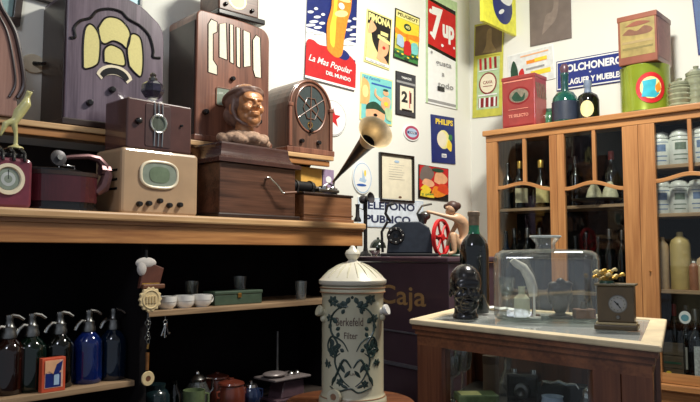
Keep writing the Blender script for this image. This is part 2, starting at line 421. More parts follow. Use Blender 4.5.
# ---------------------------------------------------------------- small table under the filter
TZ = .745
t = thing('round_table', 'small round reddish wooden table under the stoneware filter', 'table', (0, 2.68, 0))
m = MB(); m.lathe([(0, TZ-.03), (.235, TZ-.03), (.245, TZ-.022), (.245, TZ-.006), (.238, TZ), (0, TZ)], REDW, seg=40); m.build('table_top', t)
for a in (45, 135, 225, 315):
    m = MB(); ca, sa = math.cos(R(a)), math.sin(R(a)); m.cyl((.15*ca, .15*sa, TZ-.03), (.2*ca, .2*sa, 0), .02, REDWV, .013); m.build('leg', t)
m = MB(); m.tube([(.17*math.cos(a*pi/12), .17*math.sin(a*pi/12), .4) for a in range(24)], .008, REDWV, closed=True); m.build('ring_stretcher', t)

# ---------------------------------------------------------------- glazed showcase in front
VZ = 1.096
A = onz(409, 319, VZ); B = onz(662, 346, VZ); C_ = onz(667, 319, VZ); D = A+(C_-B)*.94
print('vitrine', A, B, C_, D)
cen = (A+B+C_+D)/4
def Q(p, k=0):
    return Vector((p.x-cen.x, p.y-cen.y))
qa, qb, qc, qd = Q(A), Q(B), Q(C_), Q(D)
def inset(d):
    """quad moved inward by d on all sides"""
    pts = [qa, qb, qc, qd]; out = []
    for i in range(4):
        p0, p1, p2 = pts[i-1], pts[i], pts[(i+1) % 4]
        e1 = (p1-p0).normalized(); e2 = (p2-p1).normalized()
        n1 = Vector((-e1.y, e1.x)); n2 = Vector((-e2.y, e2.x)); c = e1.dot(e2)
        out.append(p1+(n1+n2)*(d/(1+c)) if True else p1)
    return out
vt = thing('showcase', 'red brown glass topped showcase in the right foreground', 'display case', (cen.x, cen.y, 0))
def ring(m, d0, d1, z0, z1, mt):
    a = inset(d0); b = inset(d1)
    for i in range(4):
        j = (i+1) % 4; m.slab([a[i], a[j], b[j], b[i]], z0, z1, mt)
m = MB(); ring(m, 0, .048, VZ-.016, VZ, WORNLIT); tf = m.build('top_frame', vt)
bv = tf.modifiers.new('b', 'BEVEL'); bv.width = .004; bv.segments = 2
m = MB(); ring(m, .008, .05, VZ-.030, VZ-.016, REDW); ring(m, .016, .05, VZ-.046, VZ-.030, REDW); m.build('moulding', vt)
m = MB(); m.slab(inset(.046), VZ-.012, VZ-.004, pane('showcase top glass', (.85, .9, .9), .30, .05, haze=.22)); m.build('top_pane', vt)  # haze whitens the glass in place of the wall's reflection
RAILZ = 1.018; FZ = .82
m = MB(); ring(m, .022, .05, RAILZ, VZ-.046, REDW); m.build('top_rail', vt)
o1 = inset(.022); o2 = inset(.05)
def stile(i, j, s0, s1, nm='stile'):
    p = lambda s: o1[i].lerp(o1[j], s); q = lambda s: o2[i].lerp(o2[j], s)
    m = MB(); m.slab([p(s0), p(s1), q(s1), q(s0)], .06, RAILZ, REDWV); return m.build(nm, vt)
stile(0, 1, 0, .055); stile(0, 1, .058, .135, 'door_stile'); stile(0, 1, .80, .895, 'door_stile'); stile(0, 1, .90, 1)
stile(1, 2, 0, .08); stile(1, 2, .92, 1); stile(3, 0, 0, .1); stile(3, 0, .9, 1); stile(2, 3, 0, 1, 'back_panel')
m = MB(); m.slab([o1[0].lerp(o1[1], .135), o1[0].lerp(o1[1], .80), o2[0].lerp(o2[1], .80), o2[0].lerp(o2[1], .135)], .5, .56, REDW); m.build('door_rail', vt)
def side_pane(i, j, s0, s1):
    e = inset(.034); f = inset(.038); m = MB()
    m.slab([e[i].lerp(e[j], s0), e[i].lerp(e[j], s1), f[i].lerp(f[j], s1), f[i].lerp(f[j], s0)], .5, RAILZ, PANE); m.build('side_pane', vt)
side_pane(0, 1, .135, .80); side_pane(1, 2, .08, .92); side_pane(3, 0, .1, .9)
m = MB(); m.slab(inset(.052), FZ-.012, FZ, mat('showcase shelf', (62, 56, 52), .5)); m.build('shelf', vt)
m = MB(); ring(m, .02, .05, 0, .49, REDW); m.slab(inset(.05), .06, .10, REDW); m.build('plinth', vt)

# ================================================================ OBJECTS ON THE SHELVING
def front(F, v, xl, xr, z0, ytl=None, ytr=None):
    """front face of a thing whose left and right edges fall on two image columns: origin u, width, height"""
    u0 = F.U(v, xl); u1 = F.U(v, xr); h = None
    if ytl is not None: h = F.spot(v, xl, ytl)[1]-z0
    if ytr is not None: h = F.spot(v, xr, ytr)[1]-z0
    return u0, u1-u0, h
def loc(F, v, x0, z0):
    """local coordinates of an image point on a face whose origin is u=x0,z=z0"""
    def f(px, py):
        u, z = F.spot(v, px, py); return u-x0, z-z0
    return f
def knob(par, c, r, d, m_, name='knob', label=None):
    m = MB(); M_ = Matrix.Rotation(pi/2, 3, 'X')
    m.lathe([(0, 0), (r, 0), (r*1.02, d*.3), (r*.86, d*.9), (r*.7, d), (0, d)], m_, c, 20, M_)
    o = m.build(name, par)
    if label: o['label'] = label
    return o
def mapped(f, pts): return [f(*p) for p in pts]

def path_pts(P_, n=6):
    """catmull-rom through 2D points"""
    out = []; Pn = [P_[0]]+list(P_)+[P_[-1]]
    for i in range(1, len(Pn)-2):
        p0, p1, p2, p3 = Pn[i-1:i+3]
        for k in range(n):
            s = k/n
            out.append(tuple(.5*((2*p1[j])+(-p0[j]+p2[j])*s+(2*p0[j]-5*p1[j]+4*p2[j]-p3[j])*s*s+(-p0[j]+3*p1[j]-3*p2[j]+p3[j])*s**3) for j in (0, 1)))
    out.append(tuple(P_[-1])); return out
# ---- big violet-grey tombstone radio (left) on the rear shelf
v = SV+.015; F = FL; FL.dpy = 90
u0, W, H = front(F, v, 65, 163, RZ, 2)
f = loc(F, v, u0, RZ)
H = .585
t = thing('tombstone_radio', 'large grey violet tombstone radio with four cream cloth openings under a scalloped arch', 'radio', F.pt(u0, v, RZ), F.th)
sh = W
out = [(0, 0), (W, 0)] + path_pts([(W, H*.74), (W*.985, H*.81), (W*.94, H*.865), (W*.86, H*.91), (W*.76, H*.96), (W*.62, H*.995), (W*.5, H*1.0), (W*.36, H*.99), (W*.22, H*.975), (W*.1, H*.97), (0, H*.955)], 4)
m = MB(); m.prism(out, 0, .27, PURPW, .006); m.b3(-.012, W+.012, -.012, .275, 0, .03, DKW, .005); m.build('cabinet', t)
m = MB(); m.b3(-.006, 0, .012, .268, .03, H*.925, DKW, .002); m.build('side_panel', t)
arch = path_pts(mapped(f, [(70, 38), (75, 37), (74, 28), (80, 21), (90, 18), (97, 11), (109, 9), (121, 12), (128, 19), (140, 26), (149, 36), (153, 50), (153, 57), (160, 58)]))
m = MB(); m.tube([(p[0], -.001, p[1]) for p in arch], .0065, BLK); m.build('arch_moulding', t)
lob = [[(83, 67), (83, 45), (85, 29), (90, 24), (96, 29), (100, 40), (99, 60), (95, 66), (86, 69)],
       [(98, 28), (104, 19), (112, 17), (122, 21), (130, 33), (127, 48), (121, 44), (113, 41), (105, 44), (100, 40)],
       [(104, 62), (104, 50), (110, 45), (117, 47), (123, 52), (125, 65), (116, 65)],
       [(129, 66), (127, 50), (130, 36), (135, 34), (141, 40), (143, 60), (141, 76), (135, 73)]]
for L_ in lob:
    c = path_pts(mapped(f, L_+[L_[0]]), 5)[:-1]
    m = MB(); m.flat(c, SPK, -.001, .001); g_ = m.build('speaker_opening', t)
    m = MB(); m.tube([(p[0], -.001, p[1]) for p in c], .0042, BLK, closed=True); m.build('rim', g_)
c = f(114.5, 75); M_ = Matrix.Rotation(pi/2, 3, 'X')
m = MB(); a = [(c[0]+x, c[1]+z) for x, z in arc(0, -.02, .080, .062, .2, pi-.2, 14)+arc(0, -.055, .065, .055, pi-.5, .5, 12)]
m.flat(a, CREAML, -.001, .002); m.flat([(c[0]+x, c[1]+z) for x, z in arc(0, -.02, .066, .050, .25, pi-.25, 12)+arc(0, -.045, .055, .048, pi-.5, .5, 12)], BLK, -.003, .001); m.build('dial', t)
for p in ((111.5, 90), (89, 103), (133, 107)): q = f(*p); knob(t, (q[0], 0, max(q[1], .05)), .014, .022, BLK)
BIGR = t

# ---- reddish tombstone radio with tall slots
u0, W, H = front(F, v, 196, 269, RZ, None, 29)
f = loc(F, v, u0, RZ); H = f(196, 8)[1]
t = thing('tombstone_radio', 'tall reddish mahogany tombstone radio with upright slotted grille, green dial window', 'radio', F.pt(u0, v, RZ), F.th)
out = [(0, 0), (W, 0)] + arc(W-.06, H-.075, .06, .06, 0, pi/2, 6) + [(W*.6, H-.004), (W*.4, H-.002)] + arc(.03, H-.03, .03, .03, pi/2, pi, 6)
m = MB(); m.prism(out, 0, .27, MAHO, .006); m.build('cabinet', t)
m = MB(); m.b3(-.005, 0, .012, .262, .002, H-.05, DKW, .002); m.build('side_panel', t)
m = MB(); m.b3(-.014, W+.014, -.014, .278, 0, .03, MAHO, .006); m.build('base_moulding', t)
slots = [[(208, 72), (208, 24), (211, 19), (217, 22), (217, 32), (213, 34), (213, 60), (217, 66), (217, 75)],
         [(219, 24), (226, 23), (227, 60), (219, 57)], [(229.5, 24), (233, 25), (233.5, 64), (229.8, 62)], [(236, 27), (240, 28), (240, 68), (236.5, 66)],
         [(243, 30), (250, 33), (250.5, 66), (243.5, 67)], [(252.5, 40), (256, 35), (260, 38), (261, 78), (255, 77), (253, 70)]]
for L_ in slots:
    c = mapped(f, L_); m = MB(); m.flat(c, mat('pale speaker cloth', (232, 224, 200), .8, var=.08, scale=90), -.001, .001); g_ = m.build('speaker_slot', t)
    m = MB(); m.tube([(p[0], -.001, p[1]) for p in c], .0028, BLK, closed=True, seg=6); m.build('rim', g_)
c0 = f(216, 87); c1 = f(234, 108); m = MB()
m.prism(rrect(abs(c1[0]-c0[0]), abs(c0[1]-c1[1]), .012, c0[0], c1[1]), -.004, -.0005, GREYG, .002); d_ = m.build('dial_window', t)
m = MB(); q = rrect(abs(c1[0]-c0[0]), abs(c0[1]-c1[1]), .012, c0[0], c1[1]); m.tube([(p[0], -.002, p[1]) for p in q], .004, BRN, closed=True); m.build('frame', d_)
q = f(232, 79); knob(t, (q[0], 0, q[1]), .012, .02, BLK)
for p in ((240, 118), (205, 112), (258, 122)): q = f(*p); knob(t, (q[0], 0, q[1]), .014, .022, BLK)
TOPH = RZ+H
# ---- small wooden set on top of it (bottom shows only)
uu = F.U(v, 218); u1 = F.U(v, 262)
t = thing('mantel_radio', 'dark wooden mantel set with yellow dial standing on the tall reddish radio', 'radio', F.pt(uu, v-.005, TOPH), F.th)
W = u1-uu
m = MB(); m.b3(-.01, W+.01, -.006, .2, 0, .028, BLK, .006); m.build('base', t)
m = MB(); m.b3(0, W-.02, .01, .19, .028, .20, WALNH, .008); m.build('cabinet', t)
m = MB(); m.y0 = .01; m.oval(W*.42, .095, .05, .045, GOLD); m.oval(W*.42, .095, .042, .037, LYEL); m.build('dial', t)
for x in (W*.15, W*.75): knob(t, (x, .01, .06), .010, .014, BLK)

# ---- cathedral radio
u0, W, _ = front(F, v, 288, 332, RZ); f = loc(F, v, u0, RZ); H = f(309, 79)[1]
t = thing('cathedral_radio', 'arched cathedral radio of brown wood with web pattern round grille', 'radio', F.pt(u0, v, RZ), F.th)
out = [(0, 0), (W, 0)] + arc(W/2, H-W*.56, W/2, W*.56, 0, pi, 18)
m = MB(); m.prism(out, 0, .255, WALN, .004); m.b3(-.010, W+.010, -.012, .26, 0, .03, MAHO, .004); m.build('cabinet', t)
m = MB()
for x in (.012, W-.012):
    m.b3(x-.010, x+.010, -.012, 0, .03, H-W*.52, MAHO, .004); m.b3(x-.015, x+.015, -.016, 0, H-W*.52-.008, H-W*.52+.012, MAHO, .004)
m.tube([(p[0], -.003, p[1]) for p in arc(W/2, H-W*.54, W/2-.012, W*.54-.012, 0, pi, 20)], .006, MAHO); m.build('pilasters', t)
c = (W/2, H-W*.53); rx = W*.34; rz = W*.42
m = MB(); m.oval(c[0], c[1], rx, rz, mat('dark grille cloth', (48, 58, 58), .8, var=.2, scale=120)); 
gr = m.build('round_grille', t)
m = MB()
m.tube([(c[0]+rx*math.cos(a*pi/16), -.003, c[1]+rz*math.sin(a*pi/16)) for a in range(32)], .005, MAHO, closed=True)
for k in range(3): a = k*pi/3+.5; m.tube([(c[0]-rx*math.cos(a), -.003, c[1]-rz*math.sin(a)), (c[0]+rx*math.cos(a), -.003, c[1]+rz*math.sin(a))], .0035, WALN)
m.tube([(c[0]+rx*.5*math.cos(a*pi/3), -.004, c[1]+rz*.5*math.sin(a*pi/3)) for a in range(6)], .003, WALN, closed=True)
m.build('fretwork', gr)
q = f(310, 125); m = MB(); m.y0 = -.001; m.oval(q[0], q[1], .018, .018, BRASS); m.oval(q[0], q[1], .012, .012, BLK); m.build('dial', t)
for p in ((310, 131), (301, 141), (318, 143)): q = f(*p); knob(t, (q[0], 0, q[1]), .012, .02, BLK)

# ---- curved cabinet cut by the left edge
uR = F.U(v-.06, 26); f = loc(F, v-.06, uR, RZ)
t = thing('clock_cabinet', 'curved brown wooden cabinet with ogee shoulders cut off by the left edge', 'clock', F.pt(uR-.34, v-.03, RZ), F.th)
R_ = mapped(f, [(20, 97), (25, 88), (26, 78), (24, 62), (21, 45), (17, 30), (11, 18), (4, 6), (0, -6)])
R_ = path_pts([(x+.34, z) for x, z in R_], 4)
z0_ = R_[0][1]; out = [(.34-x, z) for x, z in R_][::-1]
poly = [(.02, 0), (.32, 0)] + R_ + [(.34-x, z) for x, z in R_[::-1]]
VG = wood('grey brown veneer', (160, 122, 108), (124, 90, 78), .35, 2, 14, .3)
m = MB(); m.prism(poly, 0, .22, VG, .006); m.build('case', t)
m = MB(); m.tube([(x, -.002, z) for x, z in R_], .009, mat('dark bead', (46, 28, 24), .35)); m.tube([(x-.03, -.002, z) for x, z in R_[:-2]], .005, mat('dark bead', (46, 28, 24))); m.build('edge_moulding', t)
m = MB(); m.y0 = -.002; m.oval(.15, .28, .07, .07, CREAML); m.rect(.148, .152, .28, .335, BLK); m.rect(.15, .18, .278, .282, BLK); m.build('dial', t)

# ---- grey plate at the shelf end
v2 = SV-.001; u0 = FL.U(SV+.06, 333)
m = MB(); W2 = FL.U(SV+.06, 348)-u0
m.b3(0, W2, 0, .05, 0, .05, mat('grey tin', (120, 112, 100), .4, .4), .004); m.y0 = 0; m.rect(.008, W2-.008, .012, .038, GREYP)
for x in (.02, .045, .07): m.rect(x, x+.006, .018, .032, BLK)
m.b3(0, .03, .005, .045, -.001, 0, BLK)
single(m, 'tin_box', 'small grey tin box at the right end of the raised shelf', 'tin', FL.pt(ru-.075, SV+.05, RZ+.001), FL.th)

# ================================================================ front row on the counter
F = FU; FU.dpy = 190; v = .01
# ---- gramophone box with crank
u0, W, _ = front(F, v, 219.5, 297, BT); f = loc(F, v, u0, BT)
t = thing('gramophone', 'dark walnut table gramophone box with domed lid and side crank', 'gramophone', F.pt(u0, v, BT), F.th)
zl = f(220, 161)[1]; zt = f(240, 142)[1]; dp = .31
m = MB(); m.b3(.006, W-.006, .006, dp-.006, .02, zl, WALNH, .003); m.b3(-.012, W+.012, -.012, dp+.012, 0, .022, DKW, .006); m.build('case', t)
m = MB(); n = 8; prof = [(-.014, zl+.001), (-.014, zl+.018), (-.006, zl+.022)] + [(.03*math.sin(i/8*pi/2)+.0, zl+.022+(zt-zl-.03)*(1-math.cos(i/8*pi/2))) for i in range(1, 9)] + [(.034, zt)]
for i in range(len(prof)-1):
    (a, za), (b, zb) = prof[i], prof[i+1]
    ra = [(a, a), (W-a, a), (W-a, dp-a), (a, dp-a)]; rb = [(b, b), (W-b, b), (W-b, dp-b), (b, dp-b)]
    for k in range(4):
        l = (k+1) % 4; m.add([(*ra[k], za), (*ra[l], za), (*rb[l], zb), (*rb[k], zb)], [[0, 1, 2, 3]], WALNH if 0 else mat('dark polished lid', (70, 46, 42), .22, var=.2, scale=12, coat=.5))
b = .034; m.add([(b, b, zt), (W-b, b, zt), (W-b, dp-b, zt), (b, dp-b, zt)], [[0, 1, 2, 3]], mat('dark polished lid', (70, 46, 42)))
b = -.014; m.add([(b, b, zl+.001), (W-b, b, zl+.001), (W-b, dp-b, zl+.001), (b, dp-b, zl+.001)], [[0, 1, 2, 3]], DKW)
m.build('lid', t)
q = f(265, 178); q2 = f(278, 193); q3 = f(289, 193)
m = MB(); m.cyl((q[0]+.01, .006, q[1]), (q[0]+.01, -.02, q[1]), .006, CHROME)
m.tube([(q[0]-.004, -.02, q[1]), (q[0]+.01, -.022, q[1]+.002), (q[0]+.024, -.024, q[1]-.012), ((q[0]+q2[0])/2+.012, -.028, (q[1]+q2[1])/2), (q2[0], -.03, q2[1]), (q2[0]+.01, -.035, q2[1]-.002)], .0045, CHROME)
cr = m.build('crank', t)
m = MB(); m.cyl((q2[0]+.008, -.035, q2[1]-.002), (q3[0], -.05, q3[1]), .007, BRN, .006); m.build('handle', cr)
GZ = BT+zt; GU = u0

# ---- aviator bust on the gramophone
BRZ = mat('painted plaster brown', (96, 62, 48), .4, var=.25, scale=30, coat=.2)
HELM = mat('leather helmet brown', (122, 92, 80), .4, var=.12, scale=40, coat=.3)
FURM = mat('fleece collar', (168, 138, 116), .8, var=.3, scale=80, bump=.6)
def head_mesh(m, mt, s=1.0, ears=True):
    E = lambda c, r, rot=None: m.ell(tuple(x*s for x in c), tuple(x*s for x in r), mt, rot=rot)
    E((0, .008, .055), (.068, .085, .078)); E((0, -.02, .0), (.054, .06, .07)); E((0, -.045, -.052), (.030, .028, .026))
    E((0, -.062, .052), (.052, .02, .03)); E((0, -.078, .040), (.046, .010, .009))
    for x in (-1, 1):
        E((x*.033, -.058, .002), (.022, .022, .022)); E((x*.023, -.068, .024), (.015, .011, .009)); E((x*.069, .012, .012), (.010, .018, .030)) if ears else E((x*.062, .015, .010), (.009, .014, .022))
        E((x*.011, -.088, .001), (.010, .011, .008)); E((x*.03, -.03, -.035), (.02, .03, .025))
    m.tube([tuple(x*s for x in p) for p in ((0, -.074, .045), (0, -.082, .030), (0, -.092, .014), (0, -.099, .003))], [.008*s, .0075*s, .009*s, .011*s], mt)
    E((0, -.080, -.022), (.022, .012, .006)); E((0, -.078, -.032), (.019, .012, .007)); E((0, -.06, -.025), (.03, .02, .02))
bu = F.U(v+.115, 245)
t = thing('aviator_bust', 'brown plaster bust of a helmeted aviator with gold face and fleece collar', 'bust', F.pt(bu, v+.115, GZ), F.th-R(8))
hs = 1.02; hz = .165
m = MB(); m.M = Matrix.Translation((0, -.005, hz)) @ Matrix.Rotation(R(-6), 4, 'X'); head_mesh(m, mat('gold brown face paint', (186, 128, 84), .35, .1, .35, 26, coat=.3), hs)
m.M = Matrix.Identity(4); m.cyl((0, .02, .03), (0, .005, hz-.03), .045, BRZ, .042)
remesh(m.build('face', t), .0035, 8)
m = MB(); m.M = Matrix.Translation((0, .008, hz)) @ Matrix.Rotation(R(-6), 4, 'X')
m.ell((0, .014, .056), (.084, .092, .080), HELM)
m.tube([(.088*math.cos(a*pi/16), .012+.098*math.sin(a*pi/16), .058-.022*math.sin(a*pi/16)+.016) for a in range(32)], .009, HELM, closed=True)
m.ell((0, .06, .0), (.078, .05, .06), HELM); m.ell((0, .035, .0), (.070, .062, .075), HELM)
m.tube([(-.066, -.04, .06), (-.045, -.068, .078), (0, -.080, .084), (.045, -.068, .078), (.066, -.04, .06)], [.010, .014, .015, .014, .010], HELM)
for x in (-1, 1): m.tube([(x*.068, -.02, .05), (x*.072, -.014, .0), (x*.06, -.02, -.04), (x*.035, -.04, -.066), (0, -.052, -.074)], [.012, .012, .011, .010, .010], HELM)
remesh(m.build('helmet', t), .004, 2)
m = MB()
for k in range(26):
    a = k*2*pi/26; r_ = .085+.012*math.sin(k*2.3); m.ell((r_*1.12*math.cos(a), .02+r_*.8*math.sin(a), .035+.008*math.sin(k*1.7)), (.03, .03, .024), FURM, 12, 8)
for k in range(16):
    a = k*2*pi/16; m.ell((.062*math.cos(a), .02+.05*math.sin(a), .058), (.026, .026, .018), FURM, 12, 8)
m.ell((0, .02, .022), (.10, .075, .0215), FURM); remesh(m.build('fleece_collar', t), .004, 1)

# ---- cylinder phonograph with horn
v = .03
u0, W, _ = front(F, v, 304, 352, BT); f = loc(F, v, u0, BT); H = f(304, 194)[1]
t = thing('phonograph', 'small wooden cylinder phonograph with black and brass horn', 'phonograph', F.pt(u0, v, BT), F.th)
m = MB(); PW = wood('lit walnut', (140, 98, 68), (96, 62, 42), .35, 0, 16, .3); m.b3(0, W, 0, .20, .018, H, PW, .004); m.b3(-.008, W+.008, -.008, .208, 0, .02, PW, .005); m.b3(-.004, W+.004, -.004, .204, .034, .042, PW, .002); m.build('case', t)  # case walnut lightened to carry the orange light falling on it
m = MB(); m.b3(-.006, W+.006, -.006, .206, H, H+.012, DKW, .004); m.build('bedplate', t)
m = MB(); zz = H+.012
m.cyl((-.05, .09, zz+.035), (W*.42, .09, zz+.035), .026, MBLK); m.cyl((W*.42, .09, zz+.035), (W*.9, .09, zz+.035), .008, CHROME)
for x in (-.03, .02, W*.36): m.lathe([(.026, -.004), (.032, -.004), (.032, .004), (.026, .004)], STEEL, (x, .09, zz+.035), 20, Matrix.Rotation(pi/2, 3, 'Y'))
m.b3(W*.05, W*.10, .07, .11, zz, zz+.035, MBLK, .003); m.b3(W*.38, W*.43, .07, .11, zz, zz+.035, MBLK, .003); m.b3(W*.86, W*.9, .07, .11, zz, zz+.04, MBLK, .003)
m.build('mandrel', t)
m = MB(); m.b3(W*.42, W*.85, .04, .12, zz+.012, zz+.028, STEEL, .004); m.cyl((W*.62, .08, zz+.03), (W*.62, .08, zz+.046), .022, CHROME)
m.tube([(W*.62, .08, zz+.045), (W*.70, .07, zz+.062), (W*.8, .07, zz+.05), (W*.86, .07, zz+.03)], .005, CHROME); m.build('carriage', t)
# horn in world directions relative to the phonograph
hp = f(343, 181); n0 = Vector((hp[0], .07, hp[1]))
tip = F.pt(u0, v, BT)
bellc = onz(376.5, 132.5, BT+.34)
d = ray(375.5, 132); bellc = CAM+d*3.22
inv = Matrix.Rotation(-F.th, 3, 'Z'); bl = inv @ (bellc-tip)
ax = (bl-n0); Lh = ax.length; ax.normalize()
q_ = ax.to_track_quat('Z', 'Y').to_matrix()
m = MB(); pr = [(.006, 0), (.010, .06*Lh/.3)]+[(.010+.030*(k/8)**1.25, Lh*(.15+.67*k/8)) for k in range(1, 9)]
m.lathe(pr+[(r-.002, z) for r, z in pr[::-1]], mat('black horn enamel', (16, 16, 19), .3, var=.1, coat=.4), n0, 32, q_, closed=True)
hn = m.build('horn', t)
m = MB(); pr = [(.040, Lh*.82), (.052, Lh*.90), (.068, Lh*.965), (.083, Lh), (.086, Lh+.002)]
m.lathe(pr+[(r-.002, z-.001) for r, z in pr[::-1]], mat('pale worn brass', (206, 186, 150), .38, .45, .15, 30), n0, 36, q_, closed=True); m.build('brass_bell', hn)
m = MB(); m.tube([(W*.70, .08, zz+.028), (n0.x, .07, zz+.045), tuple(n0+ax*.012)], .006, CHROME); m.build('elbow', t)

# ---- items tucked between the gramophone and the phonograph
un_u = F.U(.14, 297)
m = MB(); m.b3(-.0, .018, 0, .015, 0, .115, BLUE, .002); m.b3(.001, .019, -.0008, 0, 0, .045, ORG); m.b3(.002, .016, .003, .012, .1150, .1155, PAPER)
single(m, 'booklet', 'blue and orange booklet standing between gramophone and phonograph', 'booklet', F.pt(F.U(.245, 300), .242, BT), F.th)
a0 = F.U(.27, 301); a1 = F.U(.27, 322); zt_ = min(F.spot(.27, 310, 164)[1]-BT, RZ-.06-BT)
m = MB(); m.b3(0, a1-a0, 0, .07, 0, zt_, mat('ochre card', (214, 164, 76), .6, var=.08), .003); m.y0 = 0; m.rect(.01, a1-a0-.01, .02, zt_*.5, BRN); m.rect(.015, a1-a0-.015, .03, zt_*.45, mat('ochre card', (214, 164, 76)))
single(m, 'card_box', 'plain ochre yellow box behind the cylinder phonograph', 'box', F.pt(a0, .27, BT), F.th)
a0 = F.U(.27, 323); a1 = F.U(.27, 334)
m = MB(); m.b3(0, a1-a0, 0, .05, 0, zt_, mat('lilac card', (150, 130, 160), .5, var=.1), .002); m.y0 = 0; m.oval((a1-a0)/2, zt_*.82, .022, .018, WHITE); m.rect(.006, a1-a0-.006, zt_*.6, zt_*.64, DRED)
single(m, 'card_box', 'narrow lilac and white box right of the ochre yellow box', 'box', F.pt(a0, .27, BT), F.th)

# ---- cream radio with a brown one stacked on it
v = .04
u0, W, _ = front(F, v, 121, 198, BT); f = loc(F, v, u0, BT); H = f(121, 146)[1]; dp = .20
t = thing('bakelite_radio', 'cream beige bakelite radio with oval green dial and row of five knobs', 'radio', F.pt(u0, v, BT), F.th)
m = MB(); m.prism(rrect(W, H, .018), 0, dp, CREAM, .012); m.build('cabinet', t)
c = f(159, 175); rx = (f(168, 175)[0]-f(150, 175)[0])/2; rz = .052
sq = lambda rx, rz, n=32: [(c[0]+rx*math.copysign(abs(math.cos(a))**.7, math.cos(a)), c[1]+rz*math.copysign(abs(math.sin(a))**.7, math.sin(a))) for a in [2*pi*k/n for k in range(n)]]
rx = (f(177.5, 175)[0]-f(141, 175)[0])/2
m = MB(); m.flat(sq(rx, rz), GREYG, -.002, .003); m.flat(sq(rx*.55, rz*.62), mat('olive dial', (104, 120, 96), .25, var=.15, coat=.4), -.006, .001); dl = m.build('dial', t)
m = MB(); m.tube([(p[0], -.004, p[1]) for p in sq(rx, rz)], .006, CREAML, closed=True)
m.rect(c[0]-.0012, c[0]+.0012, c[1]-rz*.6, c[1]+rz*.3, BLK); m.build('bezel', dl)
for p in ((138.5, 204), (148, 203.5), (159, 201), (168.5, 205.5), (179, 205)): q = f(*p); knob(t, (q[0], 0, q[1]), .011, .02, MBLK)
for z in (H*.38, H*.52, H*.66):
    m = MB(); m.b3(-.002, .001, .03, dp-.04, z-.005, z+.005, BLK, .002); m.build('side_slot', t)
    m = MB(); m.b3(W-.001, W+.004, .02, dp-.05, z-.006, z+.006, BLK, .002); m.build('side_slot', t)
H1 = H; z1 = BT+H1; v1 = v+.005
u0, W, _ = front(F, v1, 125.5, 190.5, z1); f = loc(F, v1, u0, z1); H = f(125.5, 96)[1]; dp = .17
t = thing('bakelite_radio', 'small brown bakelite radio stacked on the cream radio, round dial with bars', 'radio', F.pt(u0, v1, z1), F.th)
m = MB(); m.prism(rrect(W, H, .008), 0, dp, BAKE, .006); m.build('cabinet', t)
c = f(158, 124); r_ = .036
m = MB(); m.y0 = -.001; m.prism(rrect(.115, H*.86, .008, c[0]-.0575, H*.07), -.003, 0, mat('dark bakelite panel', (72, 50, 48), .3, coat=.4), .001); m.build('panel', t)
m = MB(); m.lathe([(0, 0), (r_*.8, 0), (r_*.85, .006), (r_, .006), (r_, 0)], GREYG, (c[0], -.003, c[1]), 28, Matrix.Rotation(pi/2, 3, 'X'))
dl = m.build('dial', t); m = MB(); m.tube([(c[0]+r_*math.cos(a*pi/14), -.006, c[1]+r_*math.sin(a*pi/14)) for a in range(28)], .004, CHROME, closed=True); m.build('bezel', dl)
for x in (-.018, 0, .018):
    for za, zb in ((H*.96, c[1]+r_*.7), (H*.08, c[1]-r_*.7)):
        m = MB(); m.tube([(c[0]+x, -.004, za), (c[0]+x, -.008, zb)], .0035, CHROME, 6); m.build('bar', t)
q = f(138, 121); knob(t, (q[0], 0, q[1]), .013, .018, BLK); q = f(181, 126); knob(t, (q[0], 0, q[1]), .006, .01, BLK)
# ornament on top
zz = z1+H; o = F.U(v1+.07, 152)
t = thing('inkwell', 'dark faceted glass ornament on a small white stand above the brown radio', 'ornament', F.pt(o, v1+.08, zz), F.th)
m = MB(); m.lathe([(0, 0), (.034, 0), (.036, .008), (.014, .014), (.012, .022), (.02, .028), (0, .028)], CUPM, seg=20)
for k in range(4): a = k*pi/2+.6; m.ell((.036*math.cos(a), .03*math.sin(a), .008), (.012, .012, .008), CUPM, 12, 8)
m.build('stand', t)
m = MB(); m.lathe([(0, .028), (.03, .03), (.048, .055), (.045, .085), (.024, .10), (0, .102)], mat('dark violet glass', (44, 42, 58), .15, coat=.6, var=.3, scale=60), seg=9, smooth=False); m.build('bowl', t)
m = MB(); m.lathe([(0, .10), (.016, .103), (.018, .113), (.010, .12), (.014, .128), (.006, .137), (0, .138)], STEEL, seg=12, smooth=False); m.build('stopper', t)

# ---- portable turntable
v = .03
u0, W, _ = front(F, v, 34, 107, BT); f = loc(F, v, u0, BT); H = f(60, 170)[1]
t = thing('tabletop_gramophone', 'round dark maroon tabletop record player with chrome tone arm', 'record player', F.pt(u0+W/2, v+.155, BT), F.th)
MRW = mat('dark maroon lacquer', (66, 22, 30), .25, var=.2, scale=14, coat=.5)
rr = .155
def rr2(a, b, r_): return [(a*math.copysign(abs(math.cos(q))**.62, math.cos(q)), b*math.copysign(abs(math.sin(q))**.62, math.sin(q))) for q in [2*pi*k/56 for k in range(56)]]
m = MB(); m.slab(rr2(W/2+.008, rr+.004, .06), 0, .014, BLK); m.slab(rr2(W/2-.006, rr-.008, .07), .014, .035, BLK); m.slab(rr2(W/2, rr-.002, .07), .035, H-.014, MRW); m.slab(rr2(W/2+.004, rr, .07), H-.014, H, DKW); m.build('case', t)
m = MB(); m.lathe([(0, H), (.125, H), (.125, H+.012), (.12, H+.014), (0, H+.014)], mat('black shellac', (14, 14, 16), .3), (-.02, .01, 0), 40); m.lathe([(0, H+.0141), (.04, H+.0141), (.04, H+.015), (0, H+.015)], DRED, (-.02, .01, 0), 24); m.build('platter', t)
fx = lambda px, py, y=0: (F.spot(v+y, px, py)[0]-u0-W/2, y-.155, F.spot(v+y, px, py)[1]-BT)
y_ = -.02
a = fx(57.6, 158.5, .05); M_ = Matrix.Rotation(R(82), 3, 'X')
